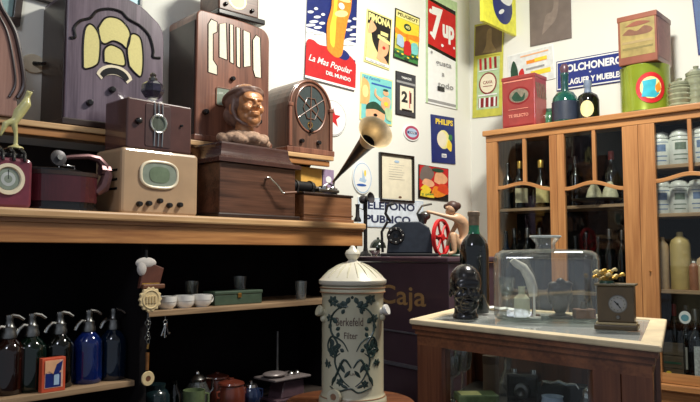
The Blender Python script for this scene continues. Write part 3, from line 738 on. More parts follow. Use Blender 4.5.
m = MB(); m.lathe([(0, 0), (.028, 0), (.030, .006), (.029, .010), (.012, .013), (0, .013)], mat('tarnished steel', (70, 68, 70), .35, .7), a, 24, M_); m.lathe([(0, .018), (.01, .018), (.01, .022), (0, .022)], CHROME, a, 12, M_); m.build('sound_box', t)
pts = [fx(59, 158.5, .06), fx(72, 157, .06), fx(88, 156.5, .06), fx(98, 159, .06), fx(105, 167, .06), fx(107, 176, .055), fx(103, 188, .05), fx(96, 194, .045)]
m = MB(); m.tube([(p[0], p[1], p[2]) for p in pts], [.008, .009, .011, .014, .018, .022, .024, .012], mat('browned nickel', (96, 68, 70), .32, .6, .15)); 
m.tube([fx(100, 170, .06), fx(109, 171, .06)], .022, mat('browned nickel', (120, 84, 84))); m.build('tone_arm', t)
m = MB(); hh = fx(84, 165, .09); m.b3(hh[0]-.09, hh[0]-.02, -.03, .05, H+.0145, H+.024, STEEL, .004); m.tube([(hh[0]-.08, -.03, H+.02), (hh[0]-.08, -.03, H+.034), (hh[0]-.02, -.03, H+.034), (hh[0]-.02, -.03, H+.02)], .003, CHROME); m.build('brake', t)

# ---- maroon radio at the left edge
v = .02
u1 = F.U(v, 32.5); f0 = loc(F, v, 0, BT); H = F.spot(v, 10, 157)[1]-BT; W = .28
t = thing('bakelite_radio', 'plum coloured radio with cream ringed round dial at the left edge', 'radio', F.pt(u1-W, v, BT), F.th)
m = MB(); m.prism(rrect(W, H, .02), 0, .17, MAROON, .012); m.build('cabinet', t)
c = (F.spot(v, 8, 179)[0]-u1+W, F.spot(v, 8, 179)[1]-BT); r_ = .053
m = MB(); m.lathe([(0, 0), (r_*.72, 0), (r_*.78, .008), (r_, .008), (r_, 0)], CREAML, (c[0], 0, c[1]), 32, Matrix.Rotation(pi/2, 3, 'X')); dl = m.build('dial_ring', t)
m = MB(); m.y0 = -.0012; m.oval(c[0], c[1], r_*.7, r_*.7, GREYG); m.oval(c[0], c[1], r_*.45, r_*.45, mat('silver scale', (176, 182, 180), .3)); m.oval(c[0], c[1], r_*.25, r_*.25, GREYG); m.rect(c[0]-.001, c[0]+.001, c[1], c[1]+r_*.6, BLK); m.build('dial_face', dl)
m = MB(); m.b3(.02, W-.012, .02, .15, H, H+.018, MBLK, .006)
for k in range(6): x = W-.03-k*.036; m.tube([(x, -.004, H-.012), (x, .002, H+.016), (x, .03, H+.034), (x, .13, H+.034), (x, .16, H+.01)], .006, BLK)
m.build('carrying_rack', t)
q = (.05, .05); knob(t, (q[0], 0, q[1]), .012, .02, BLK)
zz = BT+H+.0405; oo = F.U(v+.08, 14)
t = thing('figurine', 'slender pale yellow glazed bird figurine above the plum radio', 'figurine', F.pt(oo, v+.08, zz), F.th)
YG = mat('yellow green glaze', (200, 194, 132), .3, var=.15, scale=20, coat=.5)
m = MB(); m.lathe([(0, 0), (.026, 0), (.028, .006), (.012, .012), (0, .013)], YG, seg=16); m.tube([(0, 0, .01), (.0, 0, .05), (-.008, 0, .09), (.008, 0, .13), (.028, -.01, .165), (.03, -.01, .19)], [.008, .007, .012, .020, .018, .009], YG, 12)
m.tube([(.03, -.01, .185), (.034, -.015, .205), (.046, -.02, .205)], [.010, .012, .003], YG); m.tube([(-.005, 0, .10), (-.035, .005, .085), (-.05, .01, .04)], [.014, .012, .004], YG); remesh(m.build('body', t), .004, 2)
m = MB(); m.ell((.040, -.028, .208), (.0025, .0025, .0025), BLK, 8, 6); m.build('eye', t)

# ================================================================ INSIDE THE SHELVING
F = FU; FU.dpy = 355
def siphon(px, gm, word, first=None):
    v = .118; u = F.U(v, px)
    t = thing('siphon_bottle', word, 'siphon bottle', F.pt(u, v, SH0), F.th, 'soda siphons on the lower shelf')
    if first is None:
        m = MB(); m.lathe([(0, 0), (.046, 0), (.051, .006), (.052, .02), (.052, .135), (.049, .155), (.036, .175), (.022, .188), (.018, .20), (0, .20)], gm, seg=28); m.build('bottle', t)
        m = MB(); m.lathe([(.021, .186), (.026, .190), (.026, .204), (.022, .212), (.022, .226), (.016, .232), (.012, .250), (.014, .256), (.011, .268), (0, .270)], STEEL, seg=20); m.build('head', t)
        m = MB(); m.tube([(-.014, 0, .226), (-.032, -.004, .230), (-.048, -.008, .218), (-.058, -.010, .198)], [.008, .008, .007, .006], CHROME); m.build('spout', t)
        m = MB(); m.tube([(-.012, 0, .262), (.012, 0, .266), (.030, -.004, .262), (.046, -.008, .250)], [.006, .007, .006, .005], CHROME); m.build('lever', t)
    else:
        for ch in first.children:
            c = ch.copy(); COL.objects.link(c); c.parent = t
            if c.name.startswith('bottle'):
                c.data = ch.data.copy(); c.data.materials[0] = gm
    return t
s1 = siphon(8.5, GBRN, 'soda siphon of dark brown glass, leftmost of the five siphons')
siphon(31, GGRN, 'dark green glass soda siphon between the brown one and the small red box', s1)
siphon(59, GBLK, 'nearly black green soda siphon standing behind the small red box', s1)
siphon(88, GBLUE, 'bright cobalt blue glass soda siphon, clearest blue of the five', s1)
siphon(112.5, GNAVY, 'dark navy glass soda siphon, rightmost of the five siphons', s1)
v = .002+.03; v = .061; u0 = F.U(v, 39); W = F.U(v, 62.5)-u0; H = F.spot(v, 40, 358)[1]-SH0
m = MB(); m.y0 = -.028; m.b3(0, W, -.028, -.002, 0, H, mat('orange red card', (206, 84, 52), .5, var=.1), .002)
m.rect(W*.12, W*.88, H*.12, H*.93, mat('box picture ground', (226, 176, 150), .5, var=.2, scale=90)); m.rect(W*.14, W*.8, H*.14, H*.55, NAVY)
m.flat([(W*.5, H*.5), (W*.8, H*.62), (W*.85, H*.85), (W*.62, H*.8)], NAVY); m.oval(W*.3, H*.72, W*.13, H*.12, SKINP); m.flat([(W*.5, H*.2), (W*.72, H*.2), (W*.72, H*.48), (W*.61, H*.6), (W*.5, H*.48)], LBLUE); m.flat([(W*.12, H*.55), (W*.3, H*.62), (W*.5, H*.5), (W*.7, H*.9), (W*.6, H*.93), (W*.12, H*.93)], SKINP)
m.flat([(W*.45, H*.5), (W*.7, H*.52), (W*.86, H*.9), (W*.6, H*.8)], NAVY)
m.k = m.k; single(m, 'matchbox', 'small orange red illustrated box standing in front of the siphons', 'box', F.pt(u0, v, SH0), F.th)

# things hanging on the divider edge
fv = lambda px, py, v=0: F.spot(v, px, py)
def hang(name, label, cat, m, px, py, v=0.0):
    u, z = F.spot(v, px, py); return single(m, name, label, cat, F.pt(u, v, z), F.th)
k = 2.72/700/.93
m = MB(); m.prism([(-.055, -.045), (.03, -.045), (.05, .03), (-.02, .055), (-.04, .04)], -.012, .004, mat('brown leather', (92, 52, 40), .5, var=.2), .003); m.b3(-.05, .045, -.03, -.012, -.048, -.03, BRN, .004)
m.y0 = -.012; m.rect(-.045, .03, -.03, -.026, GOLD)
hang('leather_pouch', 'brown leather pouch hanging on the dark divider above a cream disc', 'pouch', m, 151, 276)
m = MB(); m.ell((0, 0, 0), (.045, .012, .022), mat('off white cloth', (190, 184, 178), .9), 16, 10); m.ell((-.02, -.004, -.02), (.02, .01, .03), mat('off white cloth', (190, 184, 178)), 16, 10); m.cyl((0, 0, .01), (.0, 0, .05), .006, MBLK)
hang('cloth', 'off white rag tucked behind the leather pouch', 'cloth', remesh and m, 146, 263, -.004)
t = thing('scallop_medal', 'cream scalloped disc hanging below the leather pouch', 'medallion', F.pt(*fv(146.5, 299)[:1], -.02, fv(146.5, 299)[1]), F.th)
IV = mat('ivory', (218, 196, 150), .45, var=.08)
m = MB(); P_ = [((.046+.003*math.cos(14*a))*math.cos(a), (.046+.003*math.cos(14*a))*math.sin(a)) for a in [2*pi*i/84 for i in range(84)]]
m.prism(P_, -.012, -.002, IV, .003); m.build('disc', t)
m = MB(); m.tube([(.034*math.cos(a*pi/14), -.012, .034*math.sin(a*pi/14)) for a in range(28)], .003, IV, closed=True)
for x in (-.018, -.006, .006, .018): m.tube([(x, -.013, -.014), (x, -.014, .012)], .004, IV)
m.build('relief', t)
t = thing('key_chain', 'chain of iron keys and rings hanging below the cream scalloped disc', 'chain', F.pt(fv(146, 330)[0], -.012, fv(146, 330)[1]), F.th)
for i in range(9):
    z = .055-i*.014; m = MB(); sw = i % 2
    r1 = .006 if i not in (2, 6) else .012
    m.tube([(r1*math.cos(a*pi/6)*(1 if sw or r1 > .01 else .3), (-.004 if sw else r1*.6*math.sin(a*pi/6)*0), z+.010*math.sin(a*pi/6)) for a in range(12)], .0022, STEEL, 6, closed=True); m.build('link', t)
m = MB(); m.tube([(0, -.002, -.07), (.002, -.002, -.05)], .005, BRASS); m.tube([(0, -.002, -.085), (0, -.002, -.15)], [.007, .006], wood('brush handle', (150, 100, 50), (110, 70, 30)), 8); m.build('handle', t)
t = thing('ring_tag', 'small cream ring hanging lowest on the divider', 'ring', F.pt(fv(145.5, 378)[0], -.016, fv(145.5, 378)[1]), F.th)
m = MB(); m.lathe([(.011, -.004), (.026, -.004), (.028, 0), (.026, .004), (.011, .004)], IV, seg=24, mtx=Matrix.Rotation(pi/2, 3, 'X'), closed=True); m.build('ring', t)
m = MB(); m.lathe([(0, -.003), (.011, -.003), (.011, .003), (0, .003)], BRN, seg=16, mtx=Matrix.Rotation(pi/2, 3, 'X')); m.build('centre', t)
t = thing('key_bunch', 'bunch of small silver keys hanging from the middle shelf edge', 'keys', F.pt(fv(168, 314)[0], .02, SH1-.022), F.th)
m = MB(); m.tube([(0, 0, 0), (0, -.002, -.016)], .002, STEEL); m.tube([(.008*math.cos(a*pi/6), -.002, -.022+.008*math.sin(a*pi/6)) for a in range(12)], .0016, CHROME, 6, closed=True); m.build('ring', t)
for a, L_ in ((-22, .05), (-4, .055), (18, .045)):
    m = MB(); s_, c_ = math.sin(R(a)), math.cos(R(a)); m.tube([(0, -.004, -.028), (s_*L_, -.004, -.028-c_*L_)], .0028, CHROME, 6); m.box((s_*L_*.9+.004, -.004, -.028-c_*L_*.9), (.01, .003, .008), CHROME); m.ell((s_*.008, -.004, -.034), (.007, .002, .007), CHROME, 10, 8); m.build('key', t)

# cups
def cup(px, lab, first=None):
    v = .09; t = thing('cup', lab, 'cup', F.pt(F.U(v, px), v, SH1), F.th, 'white cups on the middle shelf')
    if first:
        for ch in first.children: c = ch.copy(); COL.objects.link(c); c.parent = t
        return t
    m = MB(); m.lathe([(0, 0), (.026, 0), (.028, .004), (.038, .014), (.041, .030), (.042, .052), (.039, .052), (.037, .030), (.028, .012), (0, .008)], CUPM, seg=28, cap=False); m.build('bowl', t)
    m = MB(); m.tube([(.038, 0, .042), (.052, 0, .044), (.058, 0, .034), (.052, 0, .020), (.036, 0, .016)], .004, CUPM); m.build('handle', t)
    m = MB(); m.tube([(.0415*math.cos(a*pi/14), .0415*math.sin(a*pi/14), .030) for a in range(28)], .0008, GREY, 5, closed=True); m.build('stripe', t); return t
FU.dpy = 298
c1 = cup(166.5, 'white china cup beside the cream disc, leftmost of the three cups')
cup(184.5, 'white china cup in the middle of the row of three cups', c1)
cup(202, 'white china cup at the right of the row, next to the green box', c1)
v = .08; u0 = F.U(v, 215); W = F.U(v, 262)-u0; H = F.spot(v, 230, 291)[1]-SH1
GM = mat('green painted tin', (58, 76, 60), .5, var=.15)
t = thing('tin_box', 'flat dark green metal box lying on the middle shelf', 'tin', F.pt(u0, v, SH1), F.th)
m = MB(); m.b3(0, W, 0, .085, 0, H-.016, GM, .003); m.build('body', t)
m = MB(); m.b3(-.003, W+.003, -.003, .088, H-.0158, H, GM, .004); m.build('lid', t)
m = MB(); m.b3(W/2-.01, W/2+.01, -.006, 0, H-.03, H-.01, BRASS, .002); m.build('latch', t)
t = thing('drinking_glass', 'plain clear glass standing on the middle shelf right of the green box', 'glass', F.pt(F.U(.12, 301), .12, SH1), F.th)
m = MB(); m.lathe([(0, 0), (.024, 0), (.030, .09), (.028, .09), (.023, .006), (0, .006)], CLEAR, cap=False); m.build('tumbler', t)
for px, h, nm, lab in ((192, .10, 'drinking_glass', 'faint clear glass behind the white cups'), (240, .115, 'drinking_glass', 'faint tall clear glass behind the green metal box')):
    m = MB(); m.lathe([(0, 0), (.026, 0), (.033, h), (.031, h), (.025, .006), (0, .006)], CLEAR, cap=False); single(m, nm, lab, 'glass', F.pt(F.U(.30, px), .30, SH1), F.th)

# bottom shelf
FU.dpy = 395
def Hh(v, px, py, z0): return F.spot(v, px, py)[1]-z0
v = .12; h = Hh(v, 155, 384, SH2)
m = MB(); m.lathe([(0, 0), (.05, 0), (.055, .01), (.055, h*.72), (.045, h*.84), (.035, h*.88), (.038, h), (0, h)], mat('dark teal glass jar', (22, 38, 42), .2, coat=.3))
single(m, 'jar', 'dark teal glass jar on the bottom shelf beside the divider', 'jar', F.pt(F.U(v, 156), v, SH2), F.th)
v = .22; h = Hh(v, 197, 370, SH2); t = thing('glass_jug', 'clear glass jug with silver lid and handle on the bottom shelf', 'jug', F.pt(F.U(v, 197), v, SH2), F.th)
m = MB(); m.lathe([(0, 0), (.045, 0), (.055, .03), (.055, h*.5), (.035, h*.74), (.036, h*.76), (.033, h*.76), (.05, h*.5), (.05, .03), (0, .008)], CLEAR, cap=False); m.build('body', t)
m = MB(); m.lathe([(.038, h*.74), (.040, h*.80), (.028, h*.87), (.012, h*.91), (.010, h*.96), (0, h)], CHROME); m.build('lid', t)
m = MB(); m.tube([(.035, 0, h*.78), (.075, -.005, h*.74), (.08, -.005, h*.5), (.055, 0, h*.35)], .007, CHROME); m.build('handle', t)
v = .10; h = Hh(v, 193, 390, SH2); t = thing('mug', 'pale green glass mug in front of the clear jug', 'mug', F.pt(F.U(v, 194), v, SH2), F.th)
m = MB(); GG = mat('pale green pressed glass', (98, 112, 78), .3, var=.2, scale=60, coat=.4); m.lathe([(0, 0), (.042, 0), (.046, h), (.042, h), (.038, .01), (0, .01)], GG, cap=False); m.build('body', t)
m = MB(); m.tube([(.044, 0, h*.85), (.07, 0, h*.8), (.072, 0, h*.4), (.044, 0, h*.25)], .007, GG); m.build('handle', t)
v = .26; h = Hh(v, 177, 379, SH2)
m = MB(); m.lathe([(0, 0), (.04, 0), (.042, h*.6), (.018, h*.8), (.018, h*.95), (.024, h), (0, h)], GBLK)
single(m, 'bottle', 'short dark bottle between the teal jar and the clear jug', 'bottle', F.pt(F.U(v, 174), v, SH2), F.th)
RB = mat('red brown glazed earthenware', (104, 48, 34), .3, var=.2, scale=10, coat=.5)
def crock(px, v, py, r_, lab):
    h = Hh(v, px, py, SH2); t = thing('crock', lab, 'pot', F.pt(F.U(v, px), v, SH2), F.th)
    m = MB(); m.lathe([(0, 0), (r_*.8, 0), (r_, h*.3), (r_, h*.62), (r_*.88, h*.78), (r_*.94, h*.82), (0, h*.82)], RB); m.build('body', t)
    m = MB(); m.lathe([(r_*.96, h*.83), (r_*.9, h*.88), (r_*.4, h*.95), (r_*.2, h*.96), (r_*.2, h), (0, h)], RB); m.build('lid', t)
    for s_ in (-1, 1): m = MB(); m.tube([(s_*r_*.95, 0, h*.66), (s_*r_*1.25, 0, h*.64), (s_*r_*1.25, 0, h*.5), (s_*r_*.97, 0, h*.46)], .006, RB); m.build('handle', t)
crock(231, .11, 378, .062, 'red brown glazed lidded pot in front on the bottom shelf')
crock(217, .29, 372, .06, 'red brown glazed pot half hidden behind the front lidded pot')
v = .12; h = Hh(v, 251, 380, SH2); t = thing('teapot', 'dark blue small teapot with shiny lid between red pot and scale', 'teapot', F.pt(F.U(v, 251), v, SH2), F.th)
BT_ = mat('dark blue enamel', (26, 38, 66), .15, coat=.6)
m = MB(); m.lathe([(0, 0), (.03, 0), (.045, h*.3), (.045, h*.55), (.03, h*.75), (0, h*.75)], BT_); m.build('body', t)
m = MB(); m.lathe([(.031, h*.75), (.026, h*.85), (.006, h*.9), (.008, h*.97), (0, h)], CHROME); m.build('lid', t)
m = MB(); m.tube([(-.04, 0, h*.4), (-.07, 0, h*.6), (-.08, 0, h*.72)], [.010, .008, .006], BT_); m.build('spout', t)
m = MB(); m.tube([(.04, 0, h*.65), (.065, 0, h*.6), (.065, 0, h*.35), (.042, 0, h*.25)], .005, BT_); m.build('handle', t)
v = .14; h = Hh(v, 280, 374, SH2)
t = thing('kitchen_scale', 'old kitchen scale with grey tray and purple grey housing on the bottom shelf', 'scale', F.pt(F.U(v, 283), v, SH2), F.th)
PG = mat('purple grey enamel', (84, 64, 70), .35, var=.15, coat=.3)
m = MB(); m.b3(-.085, .10, -.05, .07, 0, .016, PG, .006); m.prism([(-.05, .016), (.10, .016), (.095, h-.03), (-.03, h-.03)], -.045, .05, PG, .006); m.build('housing', t)
m = MB(); m.b3(-.11, .12, -.07, .09, h-.022, h-.010, mat('grey enamel tray', (128, 118, 116), .35, .2), .005); m.build('tray', t)
m = MB(); m.ell((-.055, 0, h+.004), (.062, .05, .014), mat('grey enamel tray', (128, 118, 116)), 20, 10); m.build('pan', t)
m = MB(); m.cyl((-.02, .02, h-.012), (-.02, .02, h+.2), .006, STEEL); m.build('column', t)
for x in (.03, .07): m = MB(); m.lathe([(.014, 0), (.016, .012), (.01, .02), (0, .022)], CHROME, (x, -.02, h-.010), 14); m.build('weight', t)
m = MB(); m.lathe([(0, 0), (.03, 0), (.032, .004), (0, .006)], STEEL, (.0, -.036, h*.45), 20, Matrix.Rotation(pi/2, 3, 'X')); m.build('dial', t)

# ================================================================ STONEWARE WATER FILTER
FX, FY = .010, 2.62
t = thing('water_filter', 'tall cream stoneware water filter with dark floral decoration and domed lid', 'water filter', (FX, FY, TZ), 0)
zl = .455; r_ = .114
m = MB(); m.lathe([(0, 0), (.122, 0), (.126, .012), (.124, .03), (.117, .04), (r_, .05), (r_, .40), (.117, .408), (.121, .418), (.118, .430), (.112, .438), (0, .438)], CERAM, seg=56); body = m.build('body', t)
for z, r2 in ((.036, .119), (.412, .120), (.428, .120)):
    m = MB(); m.tube([(r2*math.cos(a*pi/28), r2*math.sin(a*pi/28), z) for a in range(56)], .0028, CERBR, 6, closed=True); m.build('brown_band', body)
m = MB(); m.lathe([(.122, .439), (.126, .444), (.126, .455), (.118, .462), (.105, .474), (.08, .494), (.05, .512), (.03, .520), (.020, .524), (.016, .530), (.024, .540), (.029, .552), (.024, .564), (.014, .570), (.011, .576), (.006, .582), (0, .583)], mat('lid glaze', (214, 208, 190), .28, var=.05, scale=9, coat=.5), seg=56, cap=False); lid = m.build('lid', t)
for i in range(18):
    a = i*2*pi/18; P_ = [(.112*math.cos(a), .112*math.sin(a), .466), (.088*math.cos(a), .088*math.sin(a), .4885), (.058*math.cos(a), .058*math.sin(a), .508), (.036*math.cos(a), .036*math.sin(a), .519)]
    m = MB(); m.tube(P_, [.0025, .0035, .0025, .001], CERAM, 6); m.build('rib', lid)
# painted relief wrapped on the cylinder; s = arc metres right of the middle seen from the camera
def cy(s, z, dr=.0008):
    a = -pi/2+s/r_; return ((r_+dr)*math.cos(a), (r_+dr)*math.sin(a), z)
vine = MB(); mm = CERTR; S_F = 2.51/700
def fz(py): return 1.30-(py-HZ)*2.51/700-TZ
def fs(px): return r_*math.asin(max(-1, min(1, (px-352.5)/31.5)))
def wrap_tube(pts, r0): P_ = path_pts([(fs(a), fz(b)) for a, b in pts], 5); n = len(P_); vine.tube([cy(x, z) for x, z in P_], [r0*1.45*(.6+.8*math.sin(pi*(i+.5)/n)) for i in range(n)], mm, 6)
def wleaf(px, py, L_, wd, ang):
    x0, z0_ = fs(px), fz(py); pts = []; n = 10; vs = []; ca, sa = math.cos(R(ang)), math.sin(R(ang))
    for i in range(n+1):
        tt = i/n; wq = wd*math.sin(pi*tt)**.8
        for sg in (-1, 0, 1): lx = (tt-.5)*L_; lz = sg*wq*.72; vs.append(cy(x0+lx*ca-lz*sa, z0_+lx*sa+lz*ca, .0008+(.0018 if sg == 0 else 0)))
    fc = []
    for i in range(n):
        for j in (0, 1): a_ = i*3+j; fc.append([a_, a_+1, a_+4, a_+3])
    vine.add(vs, fc, mm)
for sgn in (-1, 1):
    X = lambda px: 352+sgn*(px-352)
    wrap_tube([(X(355), 384), (X(363), 376), (X(369), 360), (X(366), 344), (X(373), 330), (X(372), 316), (X(364), 307), (X(356), 306)], .0020)
    wrap_tube([(X(356), 350), (X(362), 340), (X(372), 336), (X(376), 346), (X(371), 356), (X(364), 352)], .0018)
    wrap_tube([(X(353), 366), (X(360), 358), (X(367), 372), (X(372), 384)], .0024)
    for (px, py, L_, wd, a) in ((360, 304, .03, .016, 60), (356, 300, .026, .012, 110), (365, 305, .024, .012, 10), (361, 311, .02, .010, -60), (369, 320, .028, .014, 40), (374, 326, .022, .012, -40), (366, 328, .02, .010, 150), (372, 342, .030, .016, 70), (366, 345, .026, .014, 160), (372, 352, .026, .014, -50), (362, 349, .018, .010, 30),
                                (362, 366, .040, .010, 60), (357, 372, .034, .009, 130), (370, 378, .036, .010, -55), (377, 362, .026, .010, 80), (366, 334, .02, .010, 115), (346+14, 384, .03, .008, 20), (352, 292+5, .012, .008, 90)):
        wleaf(X(px), py, L_, wd, a if sgn > 0 else 180-a)
wrap_tube([(330, 385), (338, 389), (350, 386), (358, 390), (370, 386)], .0018)
for (px, py, rr_) in ((333, 301, .020), (370, 299, .021), (341, 305, .012), (362, 308, .012), (374, 318, .015), (330, 318, .015), (372, 348, .026), (333, 350, .022), (376, 362, .014), (328, 364, .014), (364, 382, .014), (340, 380, .014), (366, 366, .014)):
    for k in range(6): wleaf(px+rr_*.55/S_F*math.cos(k*1.047+px), py+rr_*.55/S_F*math.sin(k*1.047+px), rr_*1.05, rr_*.5, -math.degrees(k*1.047+px))
vine.build('floral_relief', body)
txt = MB()
def fn(q): return cy(q[0], q[2], .0012)
txt.text('Berkefeld', fs(349), fz(321), .100, .030, mat('brown lettering', (96, 76, 66), .4), .01, fn=fn); txt = (txt.build('lettering', body, recalc=False), MB())[1]
txt.text('Filter', fs(350.5), fz(334.5), .048, .023, mat('brown lettering', (96, 76, 66)), .01, fn=fn)
txt = (txt.build('lettering', body, recalc=False), MB())[1]
txt.text('BERLIN', fs(350), fz(372), .034, .008, mat('brown lettering', (96, 76, 66)), .01, fn=fn)
txt.build('lettering', body, recalc=False)
for sg, px, py in ((1, 386, 313), (-1, 319, 314)):
    z = fz(py); m = MB(); a = R(-25 if sg > 0 else 205); dx, dy = math.cos(a), math.sin(a)
    m.lathe([(.012, 0), (.013, .012), (.018, .016), (.021, .024), (.019, .03), (0, .03)], CUPM if sg > 0 else CERAM, (dx*.112, dy*.112, z+.002), 18, Vector((dx, dy, .35)).to_track_quat('Z', 'Y').to_matrix()); m.ell((dx*.118, dy*.118, z-.018), (.012, .012, .014), CERAM, 12, 8); m.build('lug_handle', t)
z = fz(395)+.005; m = MB(); a = -pi/2-.52; dx, dy = math.cos(a), math.sin(a); Mq = Vector((dx, dy, 0)).to_track_quat('Z', 'Y').to_matrix()
m.lathe([(.012, .02), (.026, .02), (.028, .026), (.026, .034), (.012, .034)], CERAM, (dx*.105, dy*.105, z), 24, Mq, closed=True); m.build('spigot_ring', t)
m = MB(); m.lathe([(0, 0), (.011, 0), (.011, .030), (0, .030)], CERBR, (dx*.107, dy*.107, z), 16, Mq); m.build('spigot_plug', t)

# ================================================================ ON THE CAJA COUNTER
FC.dpy = 250
def cpt(px, v): return FC.pt(FC.U(v, px), v, CH)
def az(p): return math.atan2(-p.x, p.y)
v = .15; p = cpt(409, v); S_ = p.y/700; rz = az(p)
t = thing('hand_mill', 'black cast iron machine with red spoked flywheel and silver hopper on the counter', 'machine', p, rz)
X = lambda px: (px-409)*S_
Z = lambda py: p.z*0+(CAM.z+(HZ-py)*S_)-CH
z0_ = .0
m = MB(); m.b3(X(381), X(438), -.07, .07, 0, .016, MBLK, .005); m.build('base', t)
IR = mat('blue black iron', (44, 50, 60), .4, .3, .2, 30)
m = MB(); m.prism([(X(387), .016), (X(432), .016), (X(432), Z(238)), (X(429), Z(228)), (X(420), Z(222)), (X(399), Z(222)), (X(389), Z(229))], -.045, .045, IR, .006); m.build('housing', t)
m = MB(); cx, cz = X(396), Z(236)
m.lathe([(.012, 0), (.042, 0), (.046, .006), (.042, .014), (.030, .014), (.028, .006), (.012, .008)], STEEL if 0 else MBLK, (cx, -.045, cz), 28, Matrix.Rotation(pi/2, 3, 'X'), closed=True)
for a in range(8): m.ell((cx+.036*math.cos(a*pi/4), -.061, cz+.036*math.sin(a*pi/4)), (.007, .005, .007), STEEL, 8, 6)
m.build('gear', t)
m = MB(); m.tube([(X(391), -.04, Z(222)), (X(386), -.05, Z(214)), (X(388), -.05, Z(206)), (X(394), -.04, Z(204))], .008, MBLK); m.tube([(X(383), -.03, .02), (X(382), -.03, Z(232)), (X(388), -.04, Z(222))], .007, MBLK); m.build('lever', t)
m = MB(); m.lathe([(.016, 0), (.034, .05), (.036, .052), (.032, .05), (.014, 0)], STEEL, (X(423), 0, Z(224)), 24, cap=False); m.tube([(X(417), 0, Z(214)), (X(422), 0, Z(206)), (X(432), 0, Z(204))], .006, CHROME); m.ell((X(425), 0, Z(216)), (.03, .03, .025), STEEL, 16, 10); m.build('hopper', t)
Mw = Matrix.Rotation(R(-28), 4, 'Z') @ Matrix.Rotation(pi/2, 4, 'Y')
wr = 18.5*S_; cz = Z(237.5)
m = MB(); m.M = Matrix.Translation((X(441), 0, cz)) @ Mw
m.lathe([(wr-.012, -.009), (wr, -.009), (wr, .009), (wr-.012, .009)], RED, seg=44, closed=True); m.lathe([(0, -.014), (.018, -.014), (.018, .014), (0, .014)], RED, seg=20)
for a in range(6):
    an = a*pi/3+.3; m.tube([(.014*math.cos(an), .014*math.sin(an), 0), (wr*.5*math.cos(an+.18), wr*.5*math.sin(an+.18), 0), ((wr-.006)*math.cos(an+.1), (wr-.006)*math.sin(an+.1), 0)], [.008, .006, .008], RED)
m.build('flywheel', t)
m = MB(); m.cyl((X(430), 0, cz), (X(441), 0, cz), .010, STEEL); m.build('axle', t)
# phone
v = .16; p = cpt(365.5, v); S2 = p.y/700
t = thing('candlestick_telephone', 'black candlestick telephone half hiding the left end of the blue lettered sign', 'telephone', p, az(p))
Z = lambda py: (CAM.z+(HZ-py)*S2)-CH
zt = Z(199)
m = MB(); m.lathe([(0, 0), (.05, 0), (.052, .008), (.03, .018), (.014, .03), (.011, .05), (.011, zt-.02), (.014, zt-.01), (0, zt-.008)], MBLK, seg=28); m.build('stand', t)
m = MB(); q_ = Vector((.75, -.6, .15)).to_track_quat('Z', 'Y').to_matrix(); m.lathe([(0, -.03), (.022, -.03), (.026, -.02), (.024, -.004), (.014, .006), (.018, .02), (.032, .042), (.030, .042), (.010, .014), (0, .012)], mat('worn grey black', (64, 60, 62), .35, .2), (0, 0, zt), 24, q_, cap=False); m.build('mouthpiece', t)
m = MB(); m.tube([(-.01, 0, zt-.06), (-.035, 0, zt-.05), (-.045, 0, zt-.03)], .004, STEEL); m.lathe([(.020, 0), (.022, .01), (.012, .03), (.010, .08), (.014, .1), (0, .1)], MBLK, (-.045, 0, zt-.13), 18); m.build('receiver', t)
# hat-like dark dome and silver bowl
v = .10; p = cpt(374, v); sc = p.y/700
t = thing('bowl', 'small silver bowl at the front left of the dark counter', 'bowl', p, 0)
m = MB(); m.lathe([(0, 0), (.018, 0), (.014, .006), (.03, .018), (.036, .032), (.033, .032), (.026, .02), (0, .012)], CHROME, cap=False); m.build('bowl_body', t)
t = thing('service_bell', 'dark domed desk bell on a foot between telephone and black machine', 'bell', cpt(378, .24), 0)
m = MB(); m.lathe([(0, 0), (.05, 0), (.05, .006), (.012, .012), (.012, .045), (0, .045)], MBLK); m.build('foot', t)
m = MB(); m.lathe([(.048, .045), (.047, .055), (.04, .075), (.022, .092), (.008, .096), (.007, .106), (0, .108)], mat('green black enamel', (38, 48, 42), .15, coat=.5)); m.build('dome', t)
# figurine
v = .17; p = cpt(462, v); S3 = p.y/700
t = thing('seated_figurine', 'painted figurine of a crouching nude leaning forward with one arm stretched out', 'figurine', p, az(p))
def skin(name, pts, edges, rad, mt, par, sub=2):
    me = bpy.data.meshes.new(name); me.from_pydata(pts, edges, []); me.materials.append(mt)
    o = bpy.data.objects.new(name, me); COL.objects.link(o); o.parent = par
    o.modifiers.new('k', 'SKIN').use_smooth_shade = True
    for i, r0 in enumerate(rad): me.skin_vertices[0].data[i].radius = (r0, r0)
    me.skin_vertices[0].data[0].use_root = True
    s_ = o.modifiers.new('s', 'SUBSURF'); s_.levels = sub; s_.render_levels = sub; return o
X = lambda px: (px-462)*S3
Z = lambda py: (CAM.z+(HZ-py)*S3)-CH
FLES = mat('tan painted plaster', (196, 156, 122), .4, var=.12, scale=30)
pts = [(X(465), .03, .040), (X(466), .02, Z(236)), (X(463), .01, Z(223)), (X(458), -.005, Z(217)), (X(454), -.015, Z(213)),
       (X(455), -.035, Z(219)), (X(444), -.045, Z(216)), (X(433), -.05, Z(213)), (X(427), -.05, Z(212)),
       (X(458), .035, Z(222)), (X(451), .05, Z(234)), (X(447), .05, Z(246)),
       (X(458), -.02, .045), (X(453), -.055, Z(233)), (X(455), -.06, .018), (X(448), -.07, .012),
       (X(466), .06, .04), (X(456), .085, Z(234)), (X(459), .08, .018), (X(452), .08, .012)]
ed = [(0, 1), (1, 2), (2, 3), (3, 4), (3, 5), (5, 6), (6, 7), (7, 8), (3, 9), (9, 10), (10, 11), (0, 12), (12, 13), (13, 14), (14, 15), (0, 16), (16, 17), (17, 18), (18, 19)]
rd = [.038, .030, .034, .022, .014, .014, .010, .008, .009, .014, .010, .008, .026, .018, .012, .010, .026, .018, .012, .010]
skin('body', pts, ed, rd, FLES, t)
